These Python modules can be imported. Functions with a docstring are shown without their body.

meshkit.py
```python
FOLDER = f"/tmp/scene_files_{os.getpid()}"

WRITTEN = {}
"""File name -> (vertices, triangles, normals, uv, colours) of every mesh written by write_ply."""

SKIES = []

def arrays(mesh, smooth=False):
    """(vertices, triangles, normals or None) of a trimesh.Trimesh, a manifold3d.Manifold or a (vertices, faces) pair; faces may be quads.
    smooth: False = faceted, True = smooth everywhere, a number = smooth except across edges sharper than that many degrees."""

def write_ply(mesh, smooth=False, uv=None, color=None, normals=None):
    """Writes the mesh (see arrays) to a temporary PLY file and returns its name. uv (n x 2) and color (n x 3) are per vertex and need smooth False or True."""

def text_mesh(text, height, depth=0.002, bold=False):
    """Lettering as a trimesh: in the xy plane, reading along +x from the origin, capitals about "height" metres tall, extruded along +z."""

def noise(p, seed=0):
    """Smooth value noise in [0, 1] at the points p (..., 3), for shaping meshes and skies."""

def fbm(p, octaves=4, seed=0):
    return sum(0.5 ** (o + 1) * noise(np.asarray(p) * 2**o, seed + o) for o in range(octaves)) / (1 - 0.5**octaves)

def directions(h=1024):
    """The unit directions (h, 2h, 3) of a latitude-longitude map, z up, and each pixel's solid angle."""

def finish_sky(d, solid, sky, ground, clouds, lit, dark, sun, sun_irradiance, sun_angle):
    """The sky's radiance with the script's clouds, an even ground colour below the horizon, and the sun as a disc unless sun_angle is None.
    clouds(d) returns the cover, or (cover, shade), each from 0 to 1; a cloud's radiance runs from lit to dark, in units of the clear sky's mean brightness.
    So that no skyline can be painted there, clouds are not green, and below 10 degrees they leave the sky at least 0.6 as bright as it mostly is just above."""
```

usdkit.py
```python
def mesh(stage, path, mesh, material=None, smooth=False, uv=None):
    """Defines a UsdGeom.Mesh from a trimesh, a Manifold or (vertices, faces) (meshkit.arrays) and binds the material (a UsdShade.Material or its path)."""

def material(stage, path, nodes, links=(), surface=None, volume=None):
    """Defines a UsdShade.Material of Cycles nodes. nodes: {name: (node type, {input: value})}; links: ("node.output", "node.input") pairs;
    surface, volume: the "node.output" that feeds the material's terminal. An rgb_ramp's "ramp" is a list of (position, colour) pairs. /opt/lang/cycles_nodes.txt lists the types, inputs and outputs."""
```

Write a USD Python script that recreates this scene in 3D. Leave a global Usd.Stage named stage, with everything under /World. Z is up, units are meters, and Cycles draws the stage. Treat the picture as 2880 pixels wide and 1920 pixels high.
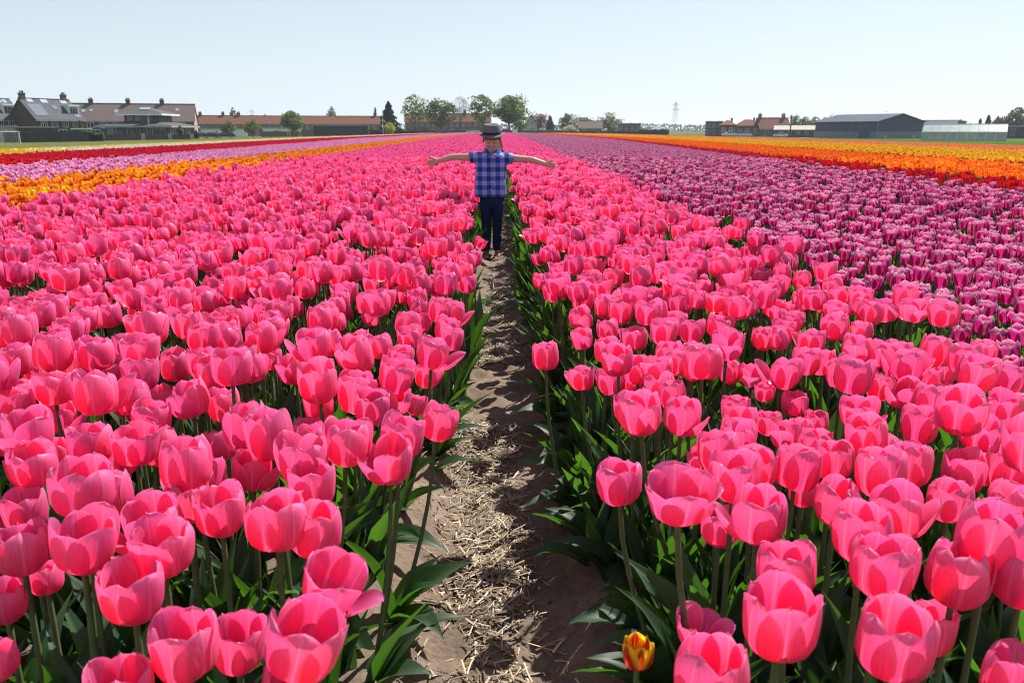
import math, random
import numpy as np, trimesh, usdkit, meshkit
from pxr import Usd, UsdGeom, UsdLux, UsdShade, Gf, Sdf, Vt

stage = Usd.Stage.CreateInMemory()
UsdGeom.SetStageUpAxis(stage, 'Z'); UsdGeom.SetStageMetersPerUnit(stage, 1.0)
UsdGeom.Xform.Define(stage, '/World'); UsdGeom.Scope.Define(stage, '/World/Looks')
rng = np.random.default_rng(7)

# ------------------------------------------------------------------ camera, sky, sun, exposure
FPX, CX, CY = 2240.0, 1440.0, 960.0            # 28 mm lens, in pixels of the 2880 x 1920 photograph
CAM = np.array([0.0, 0.0, 1.07])
PITCH, YAW = math.atan((960 - 367) / FPX), math.atan(35 / FPX * 0.967)
FWD = np.array([math.sin(YAW) * math.cos(PITCH), math.cos(YAW) * math.cos(PITCH), -math.sin(PITCH)])
RIGHT = np.array([math.cos(YAW), -math.sin(YAW), 0.0])
UP = np.cross(RIGHT, FWD)
cam = UsdGeom.Camera.Define(stage, '/World/camera')
cam.AddTransformOp().Set(Gf.Matrix4d(*RIGHT, 0, *UP, 0, *(-FWD), 0, *CAM, 1))
cam.CreateFocalLengthAttr(28.0); cam.CreateHorizontalApertureAttr(36.0); cam.CreateVerticalApertureAttr(36.0 * 682 / 1024)
cam.CreateClippingRangeAttr(Gf.Vec2f(0.05, 20000)); cam.CreateFStopAttr(8.0); cam.CreateFocusDistanceAttr(2.9)
cam.CreateExposureAttr(0.92)
SUN_AZ, SUN_EL = math.radians(39), math.radians(50)      # azimuth clockwise from +Y: ahead and to the right
SUN = np.array([math.sin(SUN_AZ) * math.cos(SUN_EL), math.cos(SUN_AZ) * math.cos(SUN_EL), math.sin(SUN_EL)])
sun = UsdLux.DistantLight.Define(stage, '/World/sun')
sun.CreateIntensityAttr(1.25); sun.CreateAngleAttr(0.5); sun.CreateNormalizeAttr(True); sun.CreateColorAttr(Gf.Vec3f(1.0, 0.95, 0.87))
_x = np.cross([0, 0, 1], SUN); _x /= np.linalg.norm(_x); _y = np.cross(SUN, _x)
sun.AddTransformOp().Set(Gf.Matrix4d(*_x, 0, *_y, 0, *SUN, 0, 0, 0, 50, 1))
sky = UsdLux.DomeLight.Define(stage, '/World/sky')
skymat = usdkit.material(stage, '/World/Looks/sky_air', {
    's': ('sky_texture', {'sky_type': 'single_scattering', 'sun_disc': False, 'sun_elevation': SUN_EL, 'sun_rotation': SUN_AZ,
                          'altitude': 0.0, 'air_density': 1.15, 'aerosol_density': 1.0, 'ozone_density': 1.2}),
    # a pale veil of haze, thick towards the horizon and thin overhead as its path through the air shortens
    'tc': ('texture_coordinate', {}), 'sx': ('separate_xyz', {}), 'n': ('noise_texture', {'scale': 1.6, 'detail': 4.0, 'roughness': 0.5}),
    'el': ('math', {'math_type': 'maximum', 'value2': 0.0}), 'am': ('math', {'math_type': 'add', 'value2': 0.10}), 'od': ('math', {'math_type': 'divide', 'value1': -0.17}),
    'ex': ('math', {'math_type': 'exponent'}), 'f1': ('math', {'math_type': 'subtract', 'value1': 1.0}), 'nv': ('map_range', {'from_min': 0.25, 'from_max': 0.75, 'to_min': 0.92, 'to_max': 1.08}), 'f': ('math', {'math_type': 'multiply'}),
    'm': ('mix', {'color2': (9.5, 11.0, 12.4)}),
    'b': ('background_shader', {'strength': 0.05})},
    [('tc.generated', 'n.vector'), ('tc.generated', 'sx.vector'), ('sx.z', 'el.value1'), ('el.value', 'am.value1'), ('am.value', 'od.value2'), ('od.value', 'ex.value1'), ('ex.value', 'f1.value2'), ('n.fac', 'nv.value'), ('f1.value', 'f.value1'), ('nv.result', 'f.value2'),
     ('f.value', 'm.fac'), ('s.color', 'm.color1'), ('m.color', 'b.color')], surface='b.background')
UsdShade.MaterialBindingAPI.Apply(sky.GetPrim()).Bind(skymat)
sky.GetPrim().SetCustomDataByKey('kind', 'structure')

# ------------------------------------------------------------------ helpers
_used = {}
def numbered(parent, name):
    k = (parent, name); n = _used.get(k, 0); _used[k] = n + 1
    return name if n == 0 else f'{name}_{n:03d}'

def tag(p, label=None, cat=None, group=None, kind=None):
    p = p.GetPrim() if hasattr(p, 'GetPrim') else p
    for k, v in (('label', label), ('category', cat), ('group', group), ('kind', kind)):
        if v: p.SetCustomDataByKey(k, v)
    return p

def thing(name, label=None, cat=None, loc=(0, 0, 0), rotz=0.0, group=None, kind=None):
    path = '/World/' + numbered('/World', name)
    x = UsdGeom.Xform.Define(stage, path)
    c, s = math.cos(rotz), math.sin(rotz)
    x.AddTransformOp().Set(Gf.Matrix4d(c, s, 0, 0, -s, c, 0, 0, 0, 0, 1, 0, float(loc[0]), float(loc[1]), float(loc[2]), 1))
    return tag(x, label, cat, group, kind)

def obj(name, mesh, mat, parent=None, smooth=False, uv=None, label=None):
    base = str(parent.GetPath()) if parent is not None else '/World'
    path = base + '/' + numbered(base, name)
    m = usdkit.mesh(stage, path, mesh, mat, smooth=smooth, uv=uv)
    m.CreateDoubleSidedAttr(True)
    if label: tag(m, label)
    return m.GetPrim()

def bx(x0, x1, y0, y1, z0, z1):
    b = trimesh.creation.box([abs(x1 - x0), abs(y1 - y0), abs(z1 - z0)])
    b.apply_translation([(x0 + x1) / 2, (y0 + y1) / 2, (z0 + z1) / 2]); return b

def cat(ms): return trimesh.util.concatenate(ms)

def prism(poly, axis, a, b):
    """poly: 2-D outline; axis 'x': outline in (y,z) extruded a..b along x; 'y': (x,z); 'z': (x,y)."""
    from shapely.geometry import Polygon
    m = trimesh.creation.extrude_polygon(Polygon(poly), b - a, engine='earcut')
    v = np.array(m.vertices); q = np.empty_like(v)
    if axis == 'z': q = v + [0, 0, a]
    elif axis == 'x': q[:, 0], q[:, 1], q[:, 2] = v[:, 2] + a, v[:, 0], v[:, 1]
    else: q[:, 0], q[:, 1], q[:, 2] = v[:, 0], v[:, 2] + a, v[:, 1]
    r = trimesh.Trimesh(q, m.faces, process=False)
    if r.volume < 0: r.invert()
    return r

def tube(pts, radii, n=6, cap=True):
    pts = np.asarray(pts, float); radii = np.broadcast_to(np.asarray(radii, float), (len(pts),))
    t = np.gradient(pts, axis=0); t /= np.linalg.norm(t, axis=1, keepdims=True) + 1e-12
    ref = np.array([1.0, 0.13, 0.07]) if abs(t[0][0]) < 0.8 else np.array([0.1, 1.0, 0.05])
    a = np.cross(t, ref); a /= np.linalg.norm(a, axis=1, keepdims=True); b = np.cross(t, a)
    th = np.arange(n) / n * 2 * np.pi
    V = pts[:, None] + radii[:, None, None] * (np.cos(th)[None, :, None] * a[:, None] + np.sin(th)[None, :, None] * b[:, None])
    V = V.reshape(-1, 3); F = []
    for i in range(len(pts) - 1):
        for j in range(n):
            p, q = i * n + j, i * n + (j + 1) % n
            F += [[p, p + n, q], [q, p + n, q + n]]
    if cap:
        c0, c1 = len(V), len(V) + 1
        V = np.vstack([V, pts[0], pts[-1]])
        for j in range(n):
            F.append([c0, j, (j + 1) % n]); o = (len(pts) - 1) * n; F.append([c1, o + (j + 1) % n, o + j])
    return trimesh.Trimesh(V, np.array(F), process=False)

def terrain(x, y=0):
    t = np.clip(np.abs(np.asarray(x, float)) / 110.0, 0, 1)
    return -1.2 * t * t * (3 - 2 * t)

def ray(px, py):
    d = FWD + RIGHT * (px - CX) / FPX - UP * (py - CY) / FPX
    return d
def on_height(px, py, h):
    """The point on the sight line of photo pixel (px, py) that is h above the terrain."""
    d = ray(px, py); t = (h - CAM[2]) / d[2] if d[2] < 0 else 300
    for _ in range(30):
        p = CAM + d * t
        t = (terrain(p[0]) + h - CAM[2]) / d[2]
    return CAM + d * t
def project(P):
    q = np.asarray(P, float) - CAM
    w = q @ FWD
    return CX + FPX * (q @ RIGHT) / w, CY - FPX * (q @ UP) / w, w
def far(px, dist):
    """Ground point at the far distance dist (metres along +Y) in the direction of photo column px near the horizon."""
    d = ray(px, 375); t = dist / d[1]
    p = CAM + d * t
    return np.array([p[0], p[1], float(terrain(p[0]))])
MAT = {}
def M(name, nodes, links=(), surface='p.BSDF', volume=None):
    MAT[name] = usdkit.material(stage, '/World/Looks/' + name, nodes, links, surface=surface, volume=volume); return MAT[name]
# ------------------------------------------------------------------ materials
def plain(name, c, rough=0.7, var=0.15, scale=3.0, bump=0.0, spec=0.3, bscale=None, metallic=0.0):
    n = {'g': ('texture_coordinate', {}), 'n': ('noise_texture', {'scale': scale, 'detail': 5.0, 'roughness': 0.6}),
         'r': ('rgb_ramp', {'ramp': [(0.25, tuple(x * (1 - var) for x in c)), (0.75, tuple(min(1, x * (1 + var)) for x in c))]}),
         'p': ('principled_bsdf', {'roughness': rough, 'specular_ior_level': spec, 'metallic': metallic})}
    l = [('g.object', 'n.vector'), ('n.fac', 'r.fac'), ('r.color', 'p.base_color')]
    if bump:
        n['n2'] = ('noise_texture', {'scale': bscale or scale * 6, 'detail': 4.0}); n['b'] = ('bump', {'strength': bump, 'distance': 0.02})
        l += [('g.object', 'n2.vector'), ('n2.fac', 'b.height'), ('b.normal', 'p.normal')]
    return M(name, n, l)

def petal_material(name, main, trans, base, rib, edge, ribw=0.075, edge0=0.86, edge1=1.0, basev=0.16, flame=None, tip=None, tiptrans=None, tr=0.5, ribfac=0.36, island=False, rough=0.36):
    """Tulip petal: colours by the petal's own coordinates (u across, v from base to tip); light passes through it."""
    rnd = ('geometry', {}) if island else ('object_info', {})
    n = {'tc': ('texture_coordinate', {}), 's': ('separate_xyz', {}), 'u2': ('math', {'math_type': 'multiply_add', 'value2': 2.0, 'value3': -1.0}),
         'e': ('math', {'math_type': 'absolute'}),
         'rim': ('math', {'math_type': 'maximum'}),
         'rimf': ('map_range', {'range_type': 'smoothstep', 'from_min': edge0, 'from_max': edge1, 'to_min': 0.0, 'to_max': 1.0}),
         'ribf': ('map_range', {'range_type': 'smoothstep', 'from_min': 0.0, 'from_max': ribw, 'to_min': ribfac, 'to_max': 0.0}),
         'basef': ('map_range', {'range_type': 'smoothstep', 'from_min': 0.02, 'from_max': basev, 'to_min': 1.0, 'to_max': 0.0}),
         'mp': ('mapping', {'scale': (26.0, 1.6, 1.0)}), 'no': ('noise_texture', {'scale': 1.0, 'detail': 3.0, 'roughness': 0.6}),
         'mp3': ('mapping', {'scale': (2.4, 2.0, 1.0)}), 'no3': ('noise_texture', {'scale': 1.0, 'detail': 2.0}),
         'rnd': rnd,
         'val': ('map_range', {'from_min': 0.25, 'from_max': 0.75, 'to_min': 0.80, 'to_max': 1.16}), 'val3': ('map_range', {'from_min': 0.3, 'from_max': 0.7, 'to_min': 0.90, 'to_max': 1.08}), 'v3': ('math', {'math_type': 'multiply'}),
         'val2': ('map_range', {'from_min': 0.0, 'from_max': 1.0, 'to_min': 0.86, 'to_max': 1.12}),
         'vv': ('math', {'math_type': 'multiply'}),
         'hue': ('map_range', {'from_min': 0.0, 'from_max': 1.0, 'to_min': 0.492, 'to_max': 0.508}),
         'c1': ('mix', {'color1': main, 'color2': edge}), 'c2': ('mix', {'color2': rib}), 'c3': ('mix', {'color2': base}),
         't1': ('mix', {'color1': trans, 'color2': tuple(0.5 * a + 0.5 * b for a, b in zip(edge, trans))}), 't2': ('mix', {'color2': tuple(0.5 * a + 0.5 * b for a, b in zip(rib, trans))}), 't3': ('mix', {'color2': base}),
         'h1': ('hsv', {}), 'h2': ('hsv', {}),
         'p': ('principled_bsdf', {'roughness': rough, 'specular_ior_level': 0.32, 'sheen_weight': 0.06, 'sheen_roughness': 0.4, 'sheen_tint': (1.0, 0.75, 0.9)}),
         't': ('translucent_bsdf', {}), 'm': ('mix_closure', {'fac': tr}), 'bp': ('bump', {'strength': 0.25, 'distance': 0.0015})}
    ro = 'rnd.random_per_island' if island else 'rnd.random'
    l = [('tc.UV', 's.vector'), ('s.x', 'u2.value1'), ('u2.value', 'e.value1'), ('e.value', 'rim.value1'), ('s.y', 'rim.value2'), ('rim.value', 'rimf.value'),
         ('e.value', 'ribf.value'), ('s.y', 'basef.value'), ('tc.UV', 'mp.vector'), ('mp.vector', 'no.vector'), ('no.fac', 'val.value'), (ro, 'val2.value'),
         ('val.result', 'vv.value1'), ('val2.result', 'v3.value1'), ('tc.UV', 'mp3.vector'), ('mp3.vector', 'no3.vector'), ('no3.fac', 'val3.value'), ('val3.result', 'v3.value2'), ('v3.value', 'vv.value2'), (ro, 'hue.value'),
         ('rimf.result', 'c1.fac'), ('c1.color', 'c2.color1'), ('ribf.result', 'c2.fac'), ('c2.color', 'c3.color1'), ('basef.result', 'c3.fac'),
         ('rimf.result', 't1.fac'), ('t1.color', 't2.color1'), ('ribf.result', 't2.fac'), ('t2.color', 't3.color1'), ('basef.result', 't3.fac'),
         ('c3.color', 'h1.color'), ('t3.color', 'h2.color'), ('vv.value', 'h1.value'), ('vv.value', 'h2.value'), ('hue.result', 'h1.hue'), ('hue.result', 'h2.hue'),
         ('h1.color', 'p.base_color'), ('h2.color', 't.color'), ('p.BSDF', 'm.closure1'), ('t.BSDF', 'm.closure2'), ('no.fac', 'bp.height'), ('bp.normal', 'p.normal')]
    if tip:     # the petal pales towards its rim
        n['tpf'] = ('map_range', {'range_type': 'smoothstep', 'from_min': 0.30, 'from_max': 1.0, 'to_min': 0.0, 'to_max': 1.0})
        n['ct'] = ('mix', {'color1': main, 'color2': tip}); n['tt'] = ('mix', {'color1': trans, 'color2': tiptrans})
        l += [('s.y', 'tpf.value'), ('tpf.result', 'ct.fac'), ('tpf.result', 'tt.fac'), ('ct.color', 'c1.color1'), ('tt.color', 't1.color1')]
    if flame:   # a broad flame of another colour up the middle of the petal
        n['fl'] = ('math', {'math_type': 'multiply_add', 'value2': 0.9}); n['flf'] = ('map_range', {'range_type': 'smoothstep', 'from_min': flame[1], 'from_max': flame[2], 'to_min': 1.0, 'to_max': 0.0})
        n['cf'] = ('mix', {'color1': main, 'color2': flame[0]}); n['tf'] = ('mix', {'color1': trans, 'color2': flame[0]})
        n['vs'] = ('math', {'math_type': 'multiply', 'value2': 0.75})
        l += [('s.y', 'vs.value1'), ('e.value', 'fl.value1'), ('vs.value', 'fl.value3'), ('fl.value', 'flf.value'), ('flf.result', 'cf.fac'), ('flf.result', 'tf.fac'), ('cf.color', 'c1.color1'), ('tf.color', 't1.color1')]
    return M(name, n, l, surface='m.closure')

PETALS = {
 'pink':   dict(main=(0.82, 0.080, 0.295), trans=(0.98, 0.045, 0.170), tip=(0.90, 0.215, 0.47), tiptrans=(0.98, 0.110, 0.31), base=(0.92, 0.62, 0.45), rib=(0.95, 0.44, 0.64), edge=(0.84, 0.24, 0.50)),
 'purple': dict(main=(0.24, 0.008, 0.105), trans=(0.55, 0.011, 0.175), base=(0.75, 0.55, 0.25), rib=(0.55, 0.12, 0.36), edge=(0.95, 0.64, 0.80), edge0=0.73, edge1=0.98, ribfac=0.35),
 'orange': dict(main=(0.90, 0.29, 0.012), trans=(0.95, 0.25, 0.008), base=(0.9, 0.55, 0.03), rib=(0.85, 0.20, 0.02), edge=(0.95, 0.45, 0.02), edge0=0.5, edge1=0.9, flame=((0.70, 0.05, 0.01), 0.35, 0.95)),
 'lilac':  dict(main=(0.74, 0.20, 0.47), trans=(0.84, 0.14, 0.42), base=(0.65, 0.2, 0.4), rib=(0.75, 0.3, 0.55), edge=(0.86, 0.56, 0.76), edge0=0.5, edge1=0.95),
 'red':    dict(main=(0.60, 0.004, 0.014), trans=(0.78, 0.003, 0.016), base=(0.6, 0.05, 0.01), rib=(0.68, 0.02, 0.02), edge=(0.68, 0.02, 0.02)),
 'crimson': dict(main=(0.50, 0.003, 0.018), trans=(0.58, 0.002, 0.020), base=(0.5, 0.03, 0.01), rib=(0.55, 0.01, 0.02), edge=(0.56, 0.015, 0.03)),
 'yellow': dict(main=(0.88, 0.70, 0.02), trans=(0.92, 0.70, 0.012), base=(0.8, 0.55, 0.03), rib=(0.88, 0.65, 0.05), edge=(0.9, 0.68, 0.05)),
 'white':  dict(main=(0.85, 0.84, 0.74), trans=(0.85, 0.83, 0.68), base=(0.75, 0.7, 0.3), rib=(0.82, 0.8, 0.6), edge=(0.85, 0.84, 0.7)),
 'tangerine': dict(main=(0.90, 0.22, 0.012), trans=(0.95, 0.21, 0.008), base=(0.88, 0.4, 0.02), rib=(0.85, 0.18, 0.02), edge=(0.93, 0.32, 0.02)),
 'flamed': dict(main=(0.88, 0.52, 0.012), trans=(0.92, 0.50, 0.01), base=(0.6, 0.03, 0.01), rib=(0.88, 0.5, 0.02), edge=(0.92, 0.62, 0.04), basev=0.8, edge0=0.5),
 'salmon': dict(main=(0.80, 0.20, 0.17), trans=(0.9, 0.22, 0.14), base=(0.85, 0.5, 0.1), rib=(0.8, 0.2, 0.15), edge=(0.88, 0.40, 0.12), edge0=0.5),
}
for k, d in PETALS.items():
    petal_material(k + '_petal', **d)
    petal_material(k + '_petal_far', island=True, **d)
petal_material('stray_petal', main=(0.88, 0.66, 0.015), trans=(0.92, 0.62, 0.01), base=(0.55, 0.01, 0.04), rib=(0.85, 0.55, 0.02), edge=(0.9, 0.72, 0.03), flame=((0.58, 0.02, 0.008), 0.72, 1.12), basev=0.55, ribfac=0.3)

def leafmat(name, c, t, island=False, rough=0.5, tr=0.4):
    n = {'tc': ('texture_coordinate', {}), 'mp': ('mapping', {'scale': (34.0, 1.0, 1.0)}), 'no': ('noise_texture', {'scale': 1.0, 'detail': 3.0}),
         'rnd': ('geometry', {}) if island else ('object_info', {}), 'val': ('map_range', {'from_min': 0.3, 'from_max': 0.7, 'to_min': 0.8, 'to_max': 1.15}),
         'val2': ('map_range', {'to_min': 0.72, 'to_max': 1.2}), 'vv': ('math', {'math_type': 'multiply'}), 'h1': ('hsv', {'color': c}), 'h2': ('hsv', {'color': t}),
         'p': ('principled_bsdf', {'roughness': rough, 'specular_ior_level': 0.4}), 't': ('translucent_bsdf', {}), 'm': ('mix_closure', {'fac': tr}), 'bp': ('bump', {'strength': 0.3, 'distance': 0.001})}
    l = [('tc.UV', 'mp.vector'), ('mp.vector', 'no.vector'), ('no.fac', 'val.value'), ('rnd.random_per_island' if island else 'rnd.random', 'val2.value'), ('val.result', 'vv.value1'), ('val2.result', 'vv.value2'),
         ('vv.value', 'h1.value'), ('vv.value', 'h2.value'), ('h1.color', 'p.base_color'), ('h2.color', 't.color'), ('p.BSDF', 'm.closure1'), ('t.BSDF', 'm.closure2'), ('no.fac', 'bp.height'), ('bp.normal', 'p.normal')]
    return M(name, n, l, surface='m.closure')
leafmat('tulip_leaf', (0.035, 0.077, 0.036), (0.080, 0.23, 0.012), tr=0.38)
leafmat('tulip_leaf_far', (0.036, 0.075, 0.034), (0.065, 0.17, 0.01), island=True)
leafmat('crop_leaf', (0.19, 0.19, 0.065), (0.2, 0.22, 0.03), island=True)
plain('tulip_stem', (0.075, 0.095, 0.036), 0.45, 0.25, 40, spec=0.4)

# sandy soil: fine grain, small pits and damp patches
M('soil', {'g': ('geometry', {}), 'n1': ('noise_texture', {'scale': 3.0, 'detail': 8.0, 'roughness': 0.65}), 'n2': ('noise_texture', {'scale': 60.0, 'detail': 6.0, 'roughness': 0.7}),
   'v': ('voronoi_texture', {'scale': 55.0}), 'r': ('rgb_ramp', {'ramp': [(0.25, (0.085, 0.060, 0.042)), (0.5, (0.158, 0.120, 0.090)), (0.8, (0.25, 0.196, 0.150))]}),
   'r2': ('rgb_ramp', {'ramp': [(0.30, (0.55, 0.53, 0.5)), (0.48, (1.0, 1.0, 1.0)), (0.75, (1.2, 1.2, 1.2))]}), 'mx': ('mix', {'mix_type': 'multiply', 'fac': 0.8}),
   'ad': ('math', {'math_type': 'multiply_add', 'value2': 0.35}), 'b': ('bump', {'strength': 0.8, 'distance': 0.008}), 'p': ('principled_bsdf', {'roughness': 0.92, 'specular_ior_level': 0.15})},
  [('g.position', 'n1.vector'), ('g.position', 'n2.vector'), ('g.position', 'v.vector'), ('n1.fac', 'r.fac'), ('n2.fac', 'r2.fac'), ('r.color', 'mx.color1'), ('r2.color', 'mx.color2'), ('mx.color', 'p.base_color'),
   ('v.distance', 'ad.value1'), ('n2.fac', 'ad.value3'), ('ad.value', 'b.height'), ('b.normal', 'p.normal')])
M('grass_ground', {'g': ('geometry', {}), 'mp': ('mapping', {'scale': (1.0, 0.35, 1.0)}), 'n1': ('noise_texture', {'scale': 0.12, 'detail': 8.0, 'roughness': 0.7}), 'n2': ('noise_texture', {'scale': 3.0, 'detail': 6.0}),
   'r': ('rgb_ramp', {'ramp': [(0.3, (0.055, 0.085, 0.02)), (0.5, (0.085, 0.11, 0.032)), (0.7, (0.125, 0.13, 0.05))]}), 'r2': ('rgb_ramp', {'ramp': [(0.2, (0.7, 0.7, 0.7)), (0.8, (1.25, 1.25, 1.2))]}), 'mx': ('mix', {'mix_type': 'multiply', 'fac': 1.0}),
   'b': ('bump', {'strength': 0.8, 'distance': 0.1}), 'p': ('principled_bsdf', {'roughness': 0.95, 'specular_ior_level': 0.0})},
  [('g.position', 'mp.vector'), ('mp.vector', 'n1.vector'), ('g.position', 'n2.vector'), ('n1.fac', 'r.fac'), ('n2.fac', 'r2.fac'), ('r.color', 'mx.color1'), ('r2.color', 'mx.color2'), ('mx.color', 'p.base_color'), ('n2.fac', 'b.height'), ('b.normal', 'p.normal')])
plain('green_strip', (0.050, 0.105, 0.012), 0.95, 0.3, 0.6, spec=0.0, bump=0.8, bscale=4)
plain('dry_strip', (0.42, 0.37, 0.24), 0.9, 0.2, 0.5, spec=0.0, bump=0.5)
# straw
M('straw', {'o': ('object_info', {}), 'tc': ('texture_coordinate', {}), 'mp': ('mapping', {'scale': (6.0, 160.0, 160.0)}), 'n': ('noise_texture', {'scale': 1.0, 'detail': 3.0}),
   'r': ('rgb_ramp', {'ramp': [(0.0, (0.08, 0.062, 0.045)), (0.4, (0.20, 0.145, 0.088)), (0.8, (0.36, 0.28, 0.165)), (1.0, (0.60, 0.51, 0.35))]}), 'r2': ('rgb_ramp', {'ramp': [(0.3, (0.7, 0.7, 0.7)), (0.7, (1.15, 1.15, 1.15))]}), 'mx': ('mix', {'mix_type': 'multiply', 'fac': 1.0}),
   'p': ('principled_bsdf', {'roughness': 0.5, 'specular_ior_level': 0.4})},
  [('o.random', 'r.fac'), ('tc.object', 'mp.vector'), ('mp.vector', 'n.vector'), ('n.fac', 'r2.fac'), ('r.color', 'mx.color1'), ('r2.color', 'mx.color2'), ('mx.color', 'p.base_color')])
plain('dry_olive', (0.105, 0.110, 0.038), 0.95, 0.25, 0.6, spec=0.0, bump=0.8, bscale=4)
# ------------------------------------------------------------------ ground
FIELD_END = 240.0
def fan(a, b): return lambda y: a + b * np.minimum(y, 70.0)
B_L = [lambda y: -0.135 + 0.055 * np.clip((np.asarray(y, float) - 8) / 4, 0, 1), fan(-4.0, -0.012), fan(-6.1, -0.018), fan(-8.8, -0.05), fan(-13.6, -0.05), fan(-18.5, -0.05)]
B_R = [lambda y: 0.19 - 0.05 * np.clip((np.asarray(y, float) - 9) / 5, 0, 1), fan(1.36, 0.010), fan(5.35, 0.055), fan(6.45, 0.052), fan(10.2, 0.05), fan(18.0, 0.06), fan(27.0, 0.08)]

def grid_mesh(xs, ys, zf):
    X, Y = np.meshgrid(xs, ys)
    V = np.stack([X, Y, zf(X, Y)], -1).reshape(-1, 3)
    nx, ny = len(xs), len(ys)
    i, j = np.meshgrid(np.arange(nx - 1), np.arange(ny - 1)); a = (j * nx + i).ravel()
    F = np.concatenate([np.stack([a, a + 1, a + nx + 1], 1), np.stack([a, a + nx + 1, a + nx], 1)])
    return V, F

def soil_z(X, Y):
    z = terrain(X, Y)
    near = np.clip(1 - (Y - 14) / 6, 0, 1)
    wob = 0.03 * np.sin(Y * 1.7) + 0.02 * np.sin(Y * 4.1 + 1)
    d = np.abs(X + wob * 0.6)
    furrow = -0.075 * (1 - np.clip((d - 0.10) / 0.20, 0, 1) ** 2 * (3 - 2 * np.clip((d - 0.10) / 0.20, 0, 1)))
    P = np.stack([X, Y, 0 * X], -1)
    lumps = (meshkit.fbm(P * 9, 4, 3) - 0.5) * 0.055 + (meshkit.fbm(P * 34, 3, 5) - 0.5) * 0.022
    foot = (meshkit.noise(P * [5, 3.3, 1], 11) - 0.5) * 0.03 * np.exp(-(d / 0.16) ** 2)
    return z + near * (furrow + lumps + foot)
xs = np.concatenate([-np.geomspace(20, 0.62, 24), np.linspace(-0.6, 0.6, 84), np.geomspace(0.62, 36, 26)])
ys = np.concatenate([np.linspace(0.3, 0.95, 8), np.arange(1.0, 9, 0.018), np.geomspace(9, FIELD_END, 130)])
V, F = grid_mesh(xs, ys, soil_z)
tag(obj('field_soil', (V, F), MAT['soil'], smooth=True), 'pale sandy soil of the field and its footpath', kind='structure')
gx = np.unique(np.concatenate([np.linspace(-3000, -200, 12), np.linspace(-200, 200, 81), np.linspace(200, 3000, 12), [-22, -20.1, 36.1, 38]]))
gy = np.unique(np.concatenate([np.linspace(-30, 600, 90), np.geomspace(600, 6000, 14), [0.2, FIELD_END + 0.1, FIELD_END + 2]]))
def grass_z(X, Y):
    inside = (X > -20.2) & (X < 36.2) & (Y > 0.1) & (Y < FIELD_END + 0.2)
    return terrain(X, Y) - np.where(inside, 0.35, 0.01)
V, F = grid_mesh(gx, gy, grass_z)
tag(obj('ground', (V, F), MAT['grass_ground'], smooth=True), 'flat grassland reaching the horizon', kind='structure')
def strip(name, label, mat, x0, x1, y0, y1, dz=0.02):
    V, F = grid_mesh(np.linspace(x0, x1, 30), np.linspace(y0, y1, 40), lambda X, Y: terrain(X, Y) + dz)
    tag(obj(name, (V, F), mat, smooth=True), label, kind='structure')
strip('green_field', 'bright green strip of young crop behind the flower rows', MAT['green_strip'], 33.0, 110, 30, 236)
strip('dry_track', 'pale dry track along the far edge of the green strip', MAT['dry_strip'], 30, 230, 244, 252, 0.03)
strip('olive_field', 'olive strip of faded crop between the yellow tulips and the houses', MAT['dry_olive'], -78, -20.5, 24, 128, 0.02)

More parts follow.
